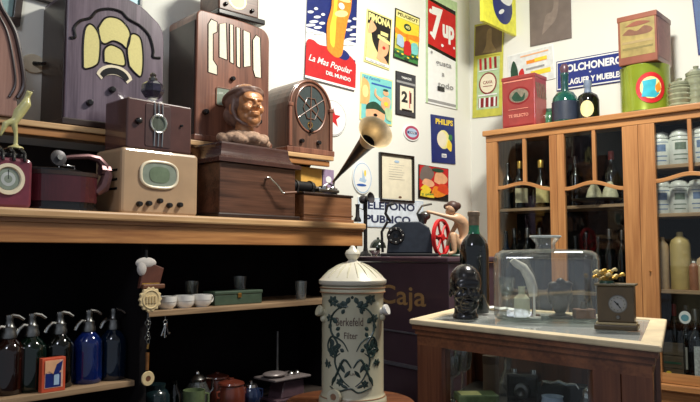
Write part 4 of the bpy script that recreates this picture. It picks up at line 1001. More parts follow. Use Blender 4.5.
m = MB(); m.ell((X(451.5), -.02, Z(209.5)), (.024, .027, .028), FLES); m.ell((X(448), -.03, Z(212)), (.010, .008, .012), FLES); m.ell((X(447), -.04, Z(208)), (.005, .007, .006), FLES); remesh(m.build('head', t), .003, 2)
m = MB(); HR = mat('dark painted hair', (70, 44, 36), .5, var=.3, scale=60)
m.ell((X(453), -.012, Z(207)), (.032, .032, .030), HR); m.ell((X(458), .0, Z(206)), (.018, .022, .018), HR); m.ell((X(446.5), -.006, Z(206.5)), (.012, .02, .014), HR); remesh(m.build('hair', t), .004, 1)
m = MB(); m.lathe([(0, 0), (.075, 0), (.078, .006), (.074, .012), (0, .012)], DGRN, (X(457), 0, 0), 30); m.build('base', t)
m = MB(); m.ell((X(455), .01, .045), (.028, .05, .04), DGRN); m.ell((X(456), .03, .03), (.03, .04, .025), DGRN); m.build('drapery', t)

# ================================================================ ON THE SHOWCASE
p = onz(466, 318.5, VZ); S4 = p.y/700
t = thing('head_sculpture', 'glossy black head sculpture at the left corner of the showcase', 'sculpture', p, az(p)+R(8))
GB = mat('glossy black ceramic', (15, 13, 17), .26, var=.1, coat=.35)
m = MB(); hs = .74; m.M = Matrix.Translation((0, 0, .072)); head_mesh(m, GB, hs, False); m.M = Matrix.Identity(4)
m.cyl((0, .012, .0), (0, .008, .06), .036, GB, .034); m.lathe([(0, 0), (.042, 0), (.038, .012), (0, .016)], GB, (0, .01, 0)); remesh(m.build('head', t), .0025, 14)
p = onz(475, 313.5, VZ)
t = thing('wine_bottle', 'tall dark glass bottle with green neck and corked mouth behind the black head', 'bottle', p, 0)
H = (313.5-212)*p.y/700
m = MB(); m.lathe([(0, .004), (.03, 0), (.047, .004), (.049, .02), (.049, H*.60), (.047, H*.66), (.038, H*.72), (.024, H*.765), (.018, H*.79), (.0165, H*.80), (0, H*.8)], mat('opaque black green glass', (12, 18, 16), .08, coat=.8), seg=36); m.build('body', t)
m = MB(); m.lathe([(.0215, H*.775), (.0185, H*.80), (.0170, H*.90), (0, H*.90)], mat('clear green glass', (34, 120, 84), .12, coat=.5), seg=24); m.build('neck', t)
m = MB(); m.lathe([(.0182, H*.86), (.0182, H*.95), (.021, H*.955), (.021, H*.99), (.017, H), (0, H)], mat('stained seal', (128, 106, 84), .6, var=.35, scale=60), seg=24); m.build('seal', t)

# big glass tank
p = onz(547, 325, VZ); q1 = onz(495, 322, VZ); p = onz(547, 320, VZ); S5 = p.y/700
JW = 101*S5; t = thing('glass_tank', 'large clear rounded glass tank with a flared neck, holding odds and ends', 'glass jar', p+Vector((0, 0, .001)), az(p)+R(-4))
JD = .15; JH = (322-253)*S5
sh_ = []
def loop(w_, d_, z, r0): return [(x, y, z) for x, y in rrect(w_, d_, r0, -w_/2, -d_/2, 5)]
Ls = [loop(JW-.02, JD-.02, .0005, .04), loop(JW, JD, .012, .045), loop(JW, JD, JH-.03, .045), loop(JW-.012, JD-.012, JH-.012, .045), loop(JW-.045, JD-.045, JH-.002, .04), loop(.14, .10, JH+.001, .045), loop(.062, .062, JH+.003, .0305), loop(.058, .058, JH+.012, .0285), loop(.060, .060, JH+.020, .0295), loop(.084, .084, JH+.034, .0415), loop(.090, .090, JH+.040, .0445), loop(.084, .084, JH+.044, .0415)]
m = MB(); n = len(Ls[0]); vs = [q for L_ in Ls for q in L_]; fs_ = []
for i in range(len(Ls)-1):
    for k in range(n): l = (k+1) % n; fs_.append([i*n+k, i*n+l, (i+1)*n+l, (i+1)*n+k])
m.add(vs, fs_, pane('tank glass', (.90, .93, .91), .14, .04, haze=.045), True); m.build('tank', t)
m = MB(); m.slab(rrect(JW-.02, JD-.02, .04, -JW/2+.01, -JD/2+.01), .001, .006, pane('tank floor', (.75, .82, .8), .15)); m.build('floor_plate', t)
m = MB(); m.tube([(p_[0], p_[1], p_[2]) for p_ in loop(.090, .090, JH+.041, .0445)], .0035, mat('thick glass edge', (200, 208, 206), .15), 6, closed=True); m.build('lip', t)
base = t.matrix_world
def intank(px, dy, z=.0072):
    return (Vector(((px-547)*S5, dy, z)))
rot = Matrix.Rotation(t.rotation_euler.z, 3, 'Z')
def tp(v3): return t.location+rot @ v3
m = MB(); m.lathe([(0, 0), (.022, 0), (.024, .004), (.024, .058), (.010, .072), (.010, .090), (.013, .094), (0, .094)], mat('milky glass', (200, 202, 176), .2, coat=.4))
single(m, 'vial', 'small milky glass vial inside the clear tank, at its left', 'vial', tp(intank(524, -.03)))
m = MB(); m.tube([(0, 0, .0), (0, 0, .06), (.0, 0, .10)], .004, CUPM); m.lathe([(0, 0), (.02, 0), (.02, .004), (0, .006)], CUPM)
single(m, 'glass_rod', 'thin white upright rod on a foot inside the tank', 'rod', tp(intank(536, -.035)))
t2 = thing('figurine', 'dark knobbly metal figurine inside the clear tank', 'figurine', tp(intank(560, -.01)))
m = MB(); DM = mat('dark pewter', (84, 82, 80), .3, .5, .3, 40)
m.lathe([(0, 0), (.035, 0), (.036, .006), (.02, .012), (0, .013)], DM)
for c, r0 in (((0, 0, .045), (.026, .02, .035)), ((.002, -.004, .085), (.032, .02, .022)), ((-.022, -.004, .098), (.015, .013, .012)), ((.02, -.004, .10), (.018, .014, .012)), ((.0, -.006, .108), (.014, .014, .013)), ((.03, 0, .07), (.008, .01, .03)), ((-.03, 0, .07), (.008, .01, .028))): m.ell(c, r0, DM)
remesh(m.build('body', t2), .003, 1)
m = MB(); m.tube([(-.045, 0, .175), (-.035, 0, .165), (-.01, 0, .15), (.008, 0, .12), (.018, 0, .085), (.02, 0, .06)], [.010, .012, .014, .016, .016, .013], mat('frosted tube', (222, 218, 208), .5, var=.15), 12); m.cyl((.02, 0, 0), (.02, 0, .062), .005, BRN); m.lathe([(0, 0), (.02, 0), (.02, .004), (0, .004)], BRN, (.02, 0, 0))
single(m, 'pipe', 'bent frosted white pipe on a thin stand inside the tank', 'pipe', tp(intank(527, .035)))
m = MB(); m.lathe([(0, 0), (.018, 0), (.016, .004), (.004, .012), (.004, .05), (.022, .075), (.026, .12), (.024, .12), (.020, .078), (0, .058)], CLEAR, cap=False)
single(m, 'stemmed_glass', 'clear stemmed glass inside the tank near its left wall', 'glass', tp(intank(508, .01)))
m = MB(); m.b3(-.03, .03, -.02, .02, 0, .03, BRN, .004); m.cyl((0, 0, .03), (0, 0, .05), .012, DM, .008)
single(m, 'wooden_block', 'small brown block with metal cap inside the tank at its right', 'block', tp(intank(582, -.01)))

# clock
p = onz(619, 331, VZ); S6 = p.y/700
t = thing('mantel_clock', 'small dark brown mantel clock with grey dial on the showcase', 'clock', p+Vector((0, .02, 0)), az(p)+R(-6))
W = 35*S6; H = 44*S6; BRW = mat('dark olive brown wood', (84, 68, 44), .4, var=.2, scale=20, coat=.2)
m = MB(); m.b3(-W/2, W/2, 0, .055, .02, H, BRW, .003); m.build('case', t)
m = MB(); m.b3(-W/2-.008, W/2+.008, -.01, .062, 0, .014, BRW, .003); m.b3(-W/2-.004, W/2+.004, -.006, .058, .014, .020, mat('pale line', (178, 160, 120), .4), .001); m.build('plinth', t)
m = MB(); m.b3(-W/2-.006, W/2+.006, -.006, .06, H, H+.006, mat('olive edge', (104, 92, 60), .35), .002); m.build('top_edge', t)
cz = (331-305)*S6; m = MB(); m.y0 = 0; m.oval(.006, cz, .0235, .0235, STEEL); m.oval(.006, cz, .021, .021, mat('silver grey dial', (150, 148, 142), .35, .2)); m.oval(.006, cz, .013, .013, GREY)
for a in range(12): m.rect(.006+.0175*math.cos(a*pi/6)-.001, .006+.0175*math.cos(a*pi/6)+.001, cz+.0175*math.sin(a*pi/6)-.001, cz+.0175*math.sin(a*pi/6)+.001, BLK)
m.build('dial', t)
m = MB(); m.y0 = -.006; m.flat([(.005, cz), (.007, cz), (.0145, cz-.010), (.0125, cz-.0115)], BLK); m.flat([(.005, cz-.001), (.007, cz+.001), (-.002, cz+.009), (-.003, cz+.007)], BLK); m.oval(.006, cz, .003, .003, BLK); m.build('hands', t)
m = MB(); m.ell((.006, -.002, .034), (.006, .003, .005), STEEL, 12, 8); m.build('ornament', t)
t = thing('flower_ornament', 'cluster of small gilt and cream blossoms on top of the clock', 'ornament', p+Vector((-.012, .045, H+.0065)), 0)
m = MB(); m.lathe([(0, 0), (.02, 0), (.018, .006), (0, .008)], DGRN); m.build('base', t)
random.seed(3)
for k in range(14):
    a = k*2.4; rr_ = .008+.0025*k; m = MB(); cxx, cyy, czz = (rr_*math.cos(a)*1.0, rr_*math.sin(a)*.6, .012+.030*random.random()*(1-.3*k/14))
    for j in range(5): m.ell((cxx+.005*math.cos(j*1.257), cyy+.004*math.sin(j*1.257), czz+.002*math.sin(j*2)), (.0045, .0045, .004), GOLD if k % 2 else mat('cream gilt', (226, 206, 150), .35, .2), 8, 6)
    m.tube([(0, 0, .004), (cxx, cyy, czz)], .0012, GOLD, 5); m.build('blossom', t)
p = onz(500, 311, VZ)
m = MB(); n = 12
vs = [((i/n-.5)*.14, (j/n-.5)*.07, .002+.003*math.sin(i*1.3)*math.cos(j*1.1)+.003) for j in range(n+1) for i in range(n+1)]
m.add(vs, [[j*(n+1)+i, j*(n+1)+i+1, (j+1)*(n+1)+i+1, (j+1)*(n+1)+i] for j in range(n) for i in range(n)], mat('white linen', (240, 240, 234), .9), True)
o = single(m, 'napkin', 'white crumpled napkin between the dark bottle and the tank', 'napkin', p+Vector((.015, .075, .0)), R(-50)); sd = o.modifiers.new('t', 'SOLIDIFY'); sd.thickness = .0015

# ================================================================ INSIDE THE SHOWCASE
def inn(px, py): return onz(px, py, FZ)
def at(px, Y): d = ray(px, 380); p = CAM+d*(Y/d.y); return Vector((p.x, p.y, FZ))
for px, Y, lab in ((452, 2.30, 'clear stemmed glass inside the showcase at its left end'), (463, 2.42, 'clear stemmed glass inside the showcase, behind the first and right of it')):
    t = thing('stemmed_glass', lab, 'glass', at(px, Y), 0)
    m = MB(); m.lathe([(0, 0), (.028, 0), (.026, .003), (.005, .010), (.004, .07), (.006, .075)], CLEAR, seg=24, cap=False); m.build('stem', t)
    m = MB(); m.lathe([(.006, .075), (.026, .09), (.032, .12), (.030, .15), (.028, .15), (.029, .12), (.022, .092), (0, .08)], CLEAR, seg=24, cap=False); m.build('bowl', t)
p = at(491, 2.35); t = thing('cylinder_box', 'plain tan upright cylinder inside the showcase', 'box', p, 0)
m = MB(); m.lathe([(0, 0), (.026, 0), (.026, .14), (0, .14)], mat('tan card', (150, 124, 104), .6)); m.build('tube', t)
m = MB(); m.lathe([(.027, .115), (.027, .142), (0, .142)], mat('tan lid', (120, 96, 80), .6)); m.build('lid', t)
cols = [((196, 196, 170), 'cream packet lowest in the small stack inside the showcase', 'pk1'), ((170, 84, 60), 'dull red packet in the middle of the small stack inside the showcase', 'pk2'), ((104, 118, 74), 'dull green packet topmost of the small stack inside the showcase', 'pk3')]
for k, (c, lab, nm) in enumerate(cols):
    m = MB(); m.b3(-.06, .06, -.04, .04, 0, .022, mat(nm.replace('pk', 'packet print '), c, .5, var=.3, scale=60), .004); m.b3(-.05, .01, -.03, .03, .022, .0225, PAPER if k < 2 else LYEL)
    single(m, 'packet', lab, 'packet', at(476, 2.10)+Vector((0, 0, k*.0232)), R(-25+14*k), 'packets in the showcase')
p = at(520, 2.02); t = thing('frying_pan', 'dark shallow pan with metal rim inside the showcase', 'pan', p, R(-30))
m = MB(); m.lathe([(0, 0), (.075, 0), (.092, .028), (.096, .03), (.094, .034), (.088, .03), (.072, .006), (0, .006)], MBLK, seg=40, cap=False); m.build('pan', t)
m = MB(); m.tube([(-.092, 0, .03), (-.112, 0, .036)], .006, MBLK); m.build('handle', t)
m = MB(); m.tube([(.095*math.cos(a*pi/20), .095*math.sin(a*pi/20), .033) for a in range(40)], .0022, CHROME, 6, closed=True); m.build('rim', t)
p = at(524, 2.26); t = thing('camera', 'black box camera with shiny top dials inside the showcase', 'camera', p, R(-25))
m = MB(); m.b3(-.05, .05, -.03, .03, 0, .10, BLK, .008); m.build('body', t)
m = MB(); m.lathe([(0, 0), (.024, 0), (.022, .02), (.014, .022), (0, .014)], STEEL, (0, -.03, .05), 24, Matrix.Rotation(pi/2, 3, 'X'), cap=False); m.build('lens', t)
for x in (-.03, .03): m = MB(); m.lathe([(.010, .10), (.010, .112), (0, .112)], CHROME, (x, 0, 0), 16); m.build('dial', t)
p = at(508, 2.42); t = thing('carafe', 'small clear carafe with glints between tan cylinder and black camera', 'carafe', p, 0)
m = MB(); m.lathe([(0, 0), (.03, 0), (.034, .04), (.014, .085), (.012, .12), (.018, .13), (.016, .13), (.010, .12), (.012, .085), (.031, .04), (0, .004)], CLEAR, cap=False); m.build('body', t)
m = MB(); m.ell((0, 0, .140), (.012, .012, .014), CHROME); m.build('stopper', t)
p = at(566, 1.86); t = thing('tumbler', 'pale blue glass tumbler inside the showcase towards the right', 'glass', p, 0)
m = MB(); m.lathe([(0, 0), (.026, 0), (.032, .075), (.030, .075), (.025, .005), (0, .005)], mat('pale blue glass', (170, 186, 206), .1, coat=.5), cap=False); m.build('cup', t)
p = at(552, 1.95)
m = MB(); m.lathe([(0, 0), (.026, 0), (.034, .03), (.034, .06), (.028, .085), (.030, .09), (.026, .09), (0, .02)], mat('pale blue glass', (170, 186, 206)), cap=False)
single(m, 'tumbler', 'pale blue rounded glass inside the showcase left of the straight tumbler', 'glass', p)
p = at(563, 2.05); t = thing('silver_case', 'dark case with a bright curved metal handle inside the showcase', 'case', p, R(-32))
m = MB(); m.b3(-.07, .07, -.03, .03, 0, .105, MBLK, .006); m.build('body', t)
m = MB(); m.tube([(-.05, -.032, .10), (-.045, -.04, .112), (-.02, -.042, .110), (0, -.042, .117), (.02, -.042, .110), (.045, -.04, .112), (.05, -.032, .10)], .005, CHROME); m.build('handle', t)
for px, Y, h, lab in ((588, 1.95, .115, 'slim silver shaker inside the showcase near its right stile'), (597, 2.02, .13, 'tall silver shaker at the extreme right inside the showcase')):
    t = thing('shaker', lab, 'shaker', at(px, Y), 0)
    m = MB(); m.lathe([(0, 0), (.022, 0), (.024, h*.6), (.018, h*.75), (0, h*.75)], STEEL); m.build('body', t)
    m = MB(); m.lathe([(.0185, h*.75), (.016, h*.9), (.006, h), (0, h)], CHROME); m.build('cap', t)

# ================================================================ SIGNS AND PICTURES ON THE WALLS
def placed(F, cs, v=0.0):
    """rectangle on the wall nearest to four image corners TL,TR,BR,BL: centre u,z, width, height, roll"""
    q = [Vector(F.spot(v, *c)) for c in cs]; tl, tr, br, bl = q
    c = (tl+tr+br+bl)/4; ax = ((tr-tl)+(br-bl))/2; ay = ((tl-bl)+(tr-br))/2
    return c, ax.length, ay.length, math.atan2(ax.y, ax.x)
def sign(F, cs, name, label, cat, draw, board=None, frame=None, th=.006, group=None, rollf=1.0):
    c, W, H, rl = placed(F, cs)
    M_ = Matrix.Rotation(rl*rollf, 4, 'Y').inverted() @ Matrix.Translation((-W/2, 0, -H/2))
    m = MB(); m.M = M_; m.y0 = -th
    m.b3(0, W, -th, -.0005, 0, H, board or WHITE, .0015)
    if not frame: draw(m, W, H); o = single(m, name, label, cat, F.pt(c.x, -.001, c.y), F.th, group); return o
    t = thing(name, label, cat, F.pt(c.x, -.001, c.y), F.th, group); draw(m, W, H); m.build('print', t)
    fm, fw, fd = frame; m = MB(); m.M = M_
    for a in ((-fw, W+fw, -fw, 0), (-fw, W+fw, H, H+fw), (-fw, 0, 0, H), (W, W+fw, 0, H)): m.b3(a[0], a[1], -fd, 0, a[2], a[3], fm, .002)
    m.build('frame', t); return t
def N(m, W, H): 
    """normalised drawing helpers"""
    class D: pass
    d = D()
    d.r = lambda x0, x1, z0, z1, mt: m.rect(x0*W, x1*W, z0*H, z1*H, mt)
    cl = lambda a: min(1, max(0, a))
    d.f = lambda P_, mt: m.flat([(cl(a)*W, cl(b)*H) for a, b in P_], mt)
    d.c = lambda P_, mt: d.f(path_pts(P_+[P_[0]], 4)[:-1], mt)
    d.o = lambda x, z, rx, rz, mt, rot=0: d.f([(x+(rx*W*math.cos(q)*math.cos(rot)-rz*H*math.sin(q)*math.sin(rot))/W, z+(rx*W*math.cos(q)*math.sin(rot)+rz*H*math.sin(q)*math.cos(rot))/H) for q in [k*pi/12 for k in range(24)]], mt)
    d.t = lambda s, x, z, w_, h_, mt, b=.02, rot=0, sh=0: m.text(s, x*W, z*H, w_*W, h_*H, mt, b, rot, sh)
    return d
def d_beer(m, W, H):
    d = N(m, W, H); d.r(.0, 1, .0, 1, NAVY); d.r(0, 1, .28, .44, WHITE)
    for x, z, w_ in ((.08, .47, .10), (.22, .47, .08), (.14, .51, .09), (.3, .52, .06), (.2, .56, .07), (.07, .585, .06), (.31, .60, .04), (.17, .63, .04), (.88, .46, .12), (.94, .51, .09), (.84, .54, .07), (.93, .58, .07), (.83, .62, .05), (.95, .66, .05), (.24, .42, .1), (.06, .41, .1), (.86, .41, .14)): d.o(x, z, w_, .012, WHITE, .3)
    d.c([(0, .0), (.0, .30), (.12, .345), (.25, .32), (.5, .33), (.75, .325), (1, .24), (1, 0)], RED); d.r(0, 1, 0, .02, WHITE)
    d.f([(0, .02), (1, .02), (1, .22), (0, .30)], RED)
    d.c([(.60, .26), (.78, .25), (.86, .30), (.72, .34)], NAVY)
    d.c([(.40, .33), (.42, .29), (.58, .25), (.70, .29), (.74, .45), (.80, .62), (.86, .75), (.84, .98), (.48, .98), (.46, .70), (.38, .52)], ORG)
    d.c([(.46, .36), (.54, .34), (.56, .55), (.58, .9), (.52, .9), (.50, .66), (.44, .5)], YEL); d.o(.66, .66, .14, .03, LYEL, .3); d.o(.66, .73, .06, .03, WHITE)
    d.r(.50, .84, .78, .98, mat('amber', (214, 130, 60), .4)); d.o(.67, .80, .17, .025, LYEL)
    d.t('La Mas Popular', .48, .165, .86, .075, WHITE, .012, -.04, .3); d.t('DEL MUNDO', .64, .085, .50, .035, WHITE, .03, -.03)
sign(FL, [(306, -34), (356, -18), (354.5, 93), (305, 76)], 'poster', 'tall red and navy tin poster with a huge orange beer glass', 'poster', d_beer)
def d_pom(m, W, H):
    d = N(m, W, H); d.r(.04, .96, .03, .97, mat('poster black', (24, 20, 24), .5)); d.t('PIMONA', .5, .875, .88, .15, LYEL, .05)
    d.c([(.05, .1), (.05, .7), (.16, .68), (.26, .45), (.42, .3), (.62, .2), (.9, .12), (.9, .06), (.1, .06)], LYEL)
    d.c([(.5, .22), (.52, .48), (.62, .54), (.86, .52), (.92, .4), (.84, .26), (.66, .2)], SKINP); d.c([(.46, .53), (.5, .60), (.92, .54), (.96, .48)], LYEL); d.r(.56, .86, .58, .68, LYEL); d.r(.56, .86, .585, .61, BLK)
    d.c([(.06, .58), (.14, .8), (.26, .78), (.38, .70), (.30, .62), (.12, .55)], SKINP); d.o(.72, .38, .06, .03, RED); d.c([(.45, .14), (.5, .26), (.66, .24), (.88, .12), (.8, .07)], SKINP); d.r(.04, .96, .03, .085, WHITE); d.t('de la casa', .5, .055, .6, .03, GREY, .01)
sign(FL, [(365, 8), (390, 19), (390, 71), (365, 62)], 'poster', 'black and yellow poster of a face under a straw hat', 'poster', d_pom, LYEL)
def d_peu(m, W, H):
    d = N(m, W, H); d.r(.03, .97, .03, .97, LIME); d.r(.03, .97, .84, .97, LYEL); d.t('PEUGEOT', .5, .905, .82, .07, BLK, .03); d.r(.03, .97, .40, .82, YEL); d.c([(.03, .5), (.03, .62), (.4, .56), (.97, .60), (.97, .48)], ORG)
    d.o(.5, .70, .15, .07, DGRN); d.t('45', .5, .70, .18, .06, LYEL, .03); d.r(.03, .97, .03, .20, GRN)
    for x, z in ((.1, .12), (.28, .1), (.7, .12), (.88, .14), (.5, .06)): d.o(x, z, .1, .035, DGRN); d.o(x+.05, z+.03, .05, .015, YEL)
    d.c([(.38, .14), (.36, .34), (.46, .42), (.62, .40), (.64, .16)], RED); d.o(.5, .46, .07, .04, ORG); d.c([(.08, .28), (.1, .48), (.32, .46), (.34, .26)], LBLUE); d.c([(.68, .2), (.66, .40), (.9, .42), (.92, .22)], AQUA)
    d.f([(.46, .42), (.54, .42), (.52, .56), (.48, .56)], ORG)
sign(FL, [(393.7, 7.7), (419, 18), (417.5, 67), (393.7, 58)], 'poster', 'yellow and green poster with small red figure between pale panels', 'poster', d_peu, BLK)
def d_7(m, W, H):
    d = N(m, W, H); d.r(0, 1, 0, 1, WHITE); d.r(0, .06, 0, 1, LGRN); d.r(.94, 1, 0, 1, LGRN); d.r(.06, .94, .015, .04, GREY); d.f([(.0, .9), (1, .92), (1, 1), (0, 1)], LGRN)
    d.f([(.06, .50), (.94, .44), (.94, .91), (.06, .95)], BLK); d.f([(.06, .53), (.94, .47), (.94, .87), (.06, .925)], RED)
    d.t('7', .34, .73, .36, .30, WHITE, .05, 0, .1); d.t('up', .70, .665, .38, .17, WHITE, .05); d.o(.14, .83, .05, .02, WHITE); d.o(.88, .56, .03, .012, WHITE); d.o(.5, .55, .04, .014, WHITE); d.o(.15, .63, .04, .016, WHITE)
    d.t('gusta', .54, .375, .50, .055, GREY, .02); d.t('a', .52, .285, .08, .03, GREY, .02); d.t('todo', .60, .19, .50, .05, GREY, .02); d.r(.34, .56, .13, .17, BLK); d.o(.16, .46, .03, .012, GREY)
sign(FL, [(428.5, -7), (457.5, 3), (455.5, 110), (421.5, 101)], 'sign', 'long white enamel sign with red panel reading 7up', 'sign', d_7, WHITE)
def d_aq(m, W, H):
    d = N(m, W, H); d.r(.03, .97, .03, .97, AQUA); d.c([(.0, .34), (.04, .86), (.14, .88), (.26, .78), (.28, .5), (.2, .36)], mat('ochre skin', (214, 176, 110), .5)); d.o(.14, .62, .09, .13, LYEL)
    d.t('La Familia', .34, .92, .5, .06, BLUE, .01, 0, .3); d.r(.32, .94, .80, .835, BLUE)
    d.c([(.18, .3), (.2, .38), (.45, .42), (.7, .34), (.74, .26), (.7, .06), (.2, .06)], SKINP); d.c([(.16, .24), (.2, .36), (.45, .44), (.72, .30), (.74, .22), (.46, .28)], DGRN)
    d.c([(.62, .40), (.66, .56), (.8, .6), (.92, .54), (.88, .36), (.76, .30)], SKINP); d.o(.77, .68, .09, .06, SKINP); d.o(.76, .735, .08, .028, DGRN); d.c([(.64, .54), (.48, .60), (.46, .72), (.42, .70), (.42, .58), (.60, .48)], SKINP); d.o(.78, .44, .07, .05, YEL); d.c([(.8, .12), (.74, .34), (.94, .34), (.95, .1)], LGRN); d.o(.45, .16, .06, .03, BLK)
sign(FL, [(360, 72.5), (392, 80), (391.5, 127), (359.5, 119)], 'poster', 'aqua poster of waving cartoonish bathers partly behind the horn', 'poster', d_aq, LYEL)
def d_cal(m, W, H):
    d = N(m, W, H); d.r(.03, .97, .02, .98, mat('charcoal enamel', (54, 54, 60), .35)); d.t('TABACOS', .52, .88, .5, .05, WHITE, .03); d.r(.03, .97, .74, .79, GREY); d.r(.2, .88, .12, .68, PAPER); d.t('21', .52, .44, .5, .26, BLK, .05); d.r(.66, .7, .2, .6, RED); d.r(.28, .8, .12, .16, BLK)
sign(FL, [(395, 70.5), (415, 76), (415, 118.5), (395, 114.5)], 'calendar', 'dark enamel day calendar showing the number 21', 'calendar', d_cal, BLK)
def roundsign(F, px, py, rx, rz, name, label, cat, draw, th=.008, edge=WHITE):
    u, z = F.spot(0, px, py); m = MB(); m.prism([(rx*math.cos(a*pi/20), rz*math.sin(a*pi/20)) for a in range(40)], -th, 0, edge, .002); m.y0 = -th; draw(m); return single(m, name, label, cat, F.pt(u, -.001, z), F.th)
def d_badge(m):
    m.oval(0, 0, .068, .046, mat('mauve red', (176, 66, 96), .4)); m.oval(0, 0, .05, .03, LBLUE); m.rect(-.045, .045, -.008, .008, NAVY); m.text('CAFE', 0, 0, .06, .011, WHITE, .02)
roundsign(FL, 411, 133, .078, .054, 'badge', 'small oval mauve and white badge below the day calendar', 'badge', d_badge)
def d_star(m):
    P_ = [((.062 if k % 2 == 0 else .026)*math.sin(k*pi/5), (.062 if k % 2 == 0 else .026)*math.cos(k*pi/5)) for k in range(10)]
    m.oval(0, 0, .105, .105, GREY); m.oval(0, 0, .101, .101, WHITE); m.flat(P_, RED)
roundsign(FL, 332, 118, .110, .110, 'disc_sign', 'white disc with red star half hidden by the arched radio', 'sign', d_star)
def d_plate(m):
    m.oval(0, 0, .076, .094, LBLUE); m.oval(0, 0, .070, .088, WHITE); m.c = 0
    m.flat([(-.03, -.02), (.02, -.03), (.035, -.01), (-.02, 0)], LBLUE); m.flat([(-.005, -.01), (0, .05), (.02, -.005)], LBLUE); m.oval(-.01, -.045, .04, .008, BLUE); m.oval(.02, .03, .008, .02, YEL)
roundsign(FL, 361.5, 178, .082, .100, 'plate', 'pale blue and white round plate hung behind the phonograph horn', 'plate', d_plate)
def d_ph(m, W, H):
    d = N(m, W, H); d.r(.03, .97, .02, .98, NAVY); d.t('PHILIPS', .55, .87, .74, .12, YEL, .04); d.o(.5, .5, .26, .2, LYEL); d.o(.42, .5, .2, .17, PAPER); d.c([(.62, .34), (.7, .5), (.84, .42), (.8, .26)], YEL); d.r(.4, .6, .12, .2, WHITE); d.t('lux', .5, .16, .14, .05, NAVY, .02); d.c([(.7, .52), (.74, .62), (.86, .6), (.84, .5)], GRN)
sign(FL, [(431, 114), (454.5, 118.5), (454, 164), (430.6, 162.5)], 'poster', 'navy blue enamel poster with yellow lettering PHILIPS and pale bulb', 'poster', d_ph, NAVY)
def d_fr(m, W, H):
    d = N(m, W, H); d.r(.02, .98, .02, .98, BLK); d.r(.02, .98, .25, .98, RED)
    d.c([(.02, .6), (.1, .9), (.3, .98), (.5, .8), (.4, .6), (.2, .5)], GREYP); d.c([(.5, .55), (.55, .8), (.75, .85), (.95, .7), (.9, .55), (.7, .48)], SKINP); d.c([(.1, .45), (.2, .6), (.45, .55), (.5, .42), (.3, .36)], SKINP)
    d.c([(.05, .3), (.2, .42), (.4, .3), (.3, .2)], YEL); d.c([(.4, .15), (.5, .4), (.7, .38), (.9, .2), (.6, .08)], ORG); d.c([(.05, .08), (.1, .26), (.36, .2), (.5, .06)], YEL); d.t('2 ptas', .28, .14, .4, .09, GRN, .03, .1); d.c([(.6, .3), (.7, .5), (.95, .45), (.95, .2)], mat('tomato', (220, 74, 40), .4)); d.o(.62, .9, .2, .06, DGRN)
sign(FL, [(417.8, 164), (448, 169), (447.6, 201.5), (417.8, 198.5)], 'poster', 'red poster crowded with fruit and shellfish shapes below the navy one', 'poster', d_fr, BLK)
def d_doc(m, W, H):
    d = N(m, W, H); d.r(.03, .97, .03, .97, PAPER)
    for k in range(7): d.r(.25, .75-.04*(k % 3), .80-k*.055, .805-k*.055, GREY)
    d.o(.5, .88, .08, .03, LBLUE); d.o(.6, .07, .05, .02, BRN)
sign(FL, [(380, 154.5), (411, 158.5), (411, 201), (380, 199)], 'framed_print', 'dark framed faded document right of the horn', 'picture', d_doc, PAPER, (BLK, .014, .02))
def d_tel(m, W, H):
    d = N(m, W, H); d.r(.01, .99, .02, .98, LBLUE); d.r(.02, .98, .04, .96, mat('pale blue white enamel', (222, 232, 242), .35)); 
    tb = mat('sign blue black', (40, 50, 84), .4)
    d.t('TELEFONO', .44, .73, .82, .27, tb, .035); d.t('PUBLICO', .44, .28, .68, .27, tb, .035)
sign(FL, [(357, 196.5), (423, 201), (423, 229), (357, 226.5)], 'sign', 'pale blue white enamel sign lettered TELEFONO PUBLICO', 'sign', d_tel, WHITE)
# pictures cut by the top edge
TEALG = mat('pale teal print', (150, 180, 178), .3, var=.1)
def d_plain(mt):
    def f_(m, W, H): d = N(m, W, H); d.r(.02, .98, .02, .98, mt); d.o(.5, .55, .25, .25, LBLUE)
    return f_
sign(FL, [(-42, -60), (15, -45), (15, 22), (-42, 2)], 'framed_picture', 'dark framed pale picture in the extreme upper left corner', 'picture', d_plain(TEALG), TEALG, (DKW, .03, .03))
sign(FL, [(27, -80), (66, -64), (66, 3), (27, -7)], 'framed_picture', 'thin dark framed pale picture above the curved cabinet', 'picture', d_plain(TEALG), TEALG, (DKW, .025, .03))
sign(FL, [(97, -60), (139, -46), (139, 6), (97, -4)], 'framed_picture', 'teal print in thin frame above the grey violet radio', 'picture', d_plain(mat('teal print', (96, 160, 178), .3)), AQUA, (GREY, .012, .02))
t_u, t_z = FL.spot(0, 33, 64)
t = thing('wall_hook', 'small white wall plate with a black hook between the curved cabinet and grey violet radio', 'hook', FL.pt(t_u, -.001, t_z), FL.th)
m = MB(); m.prism([(.05*math.cos(a*pi/12), .042*math.sin(a*pi/12)) for a in range(24)], -.012, 0, CREAML, .004); m.build('plate', t)
m = MB(); m.tube([(.0, -.012, .0), (.02, -.05, -.006), (.045, -.07, .0), (.05, -.075, .02)], [.01, .008, .008, .012], BLK); m.build('hook', t)

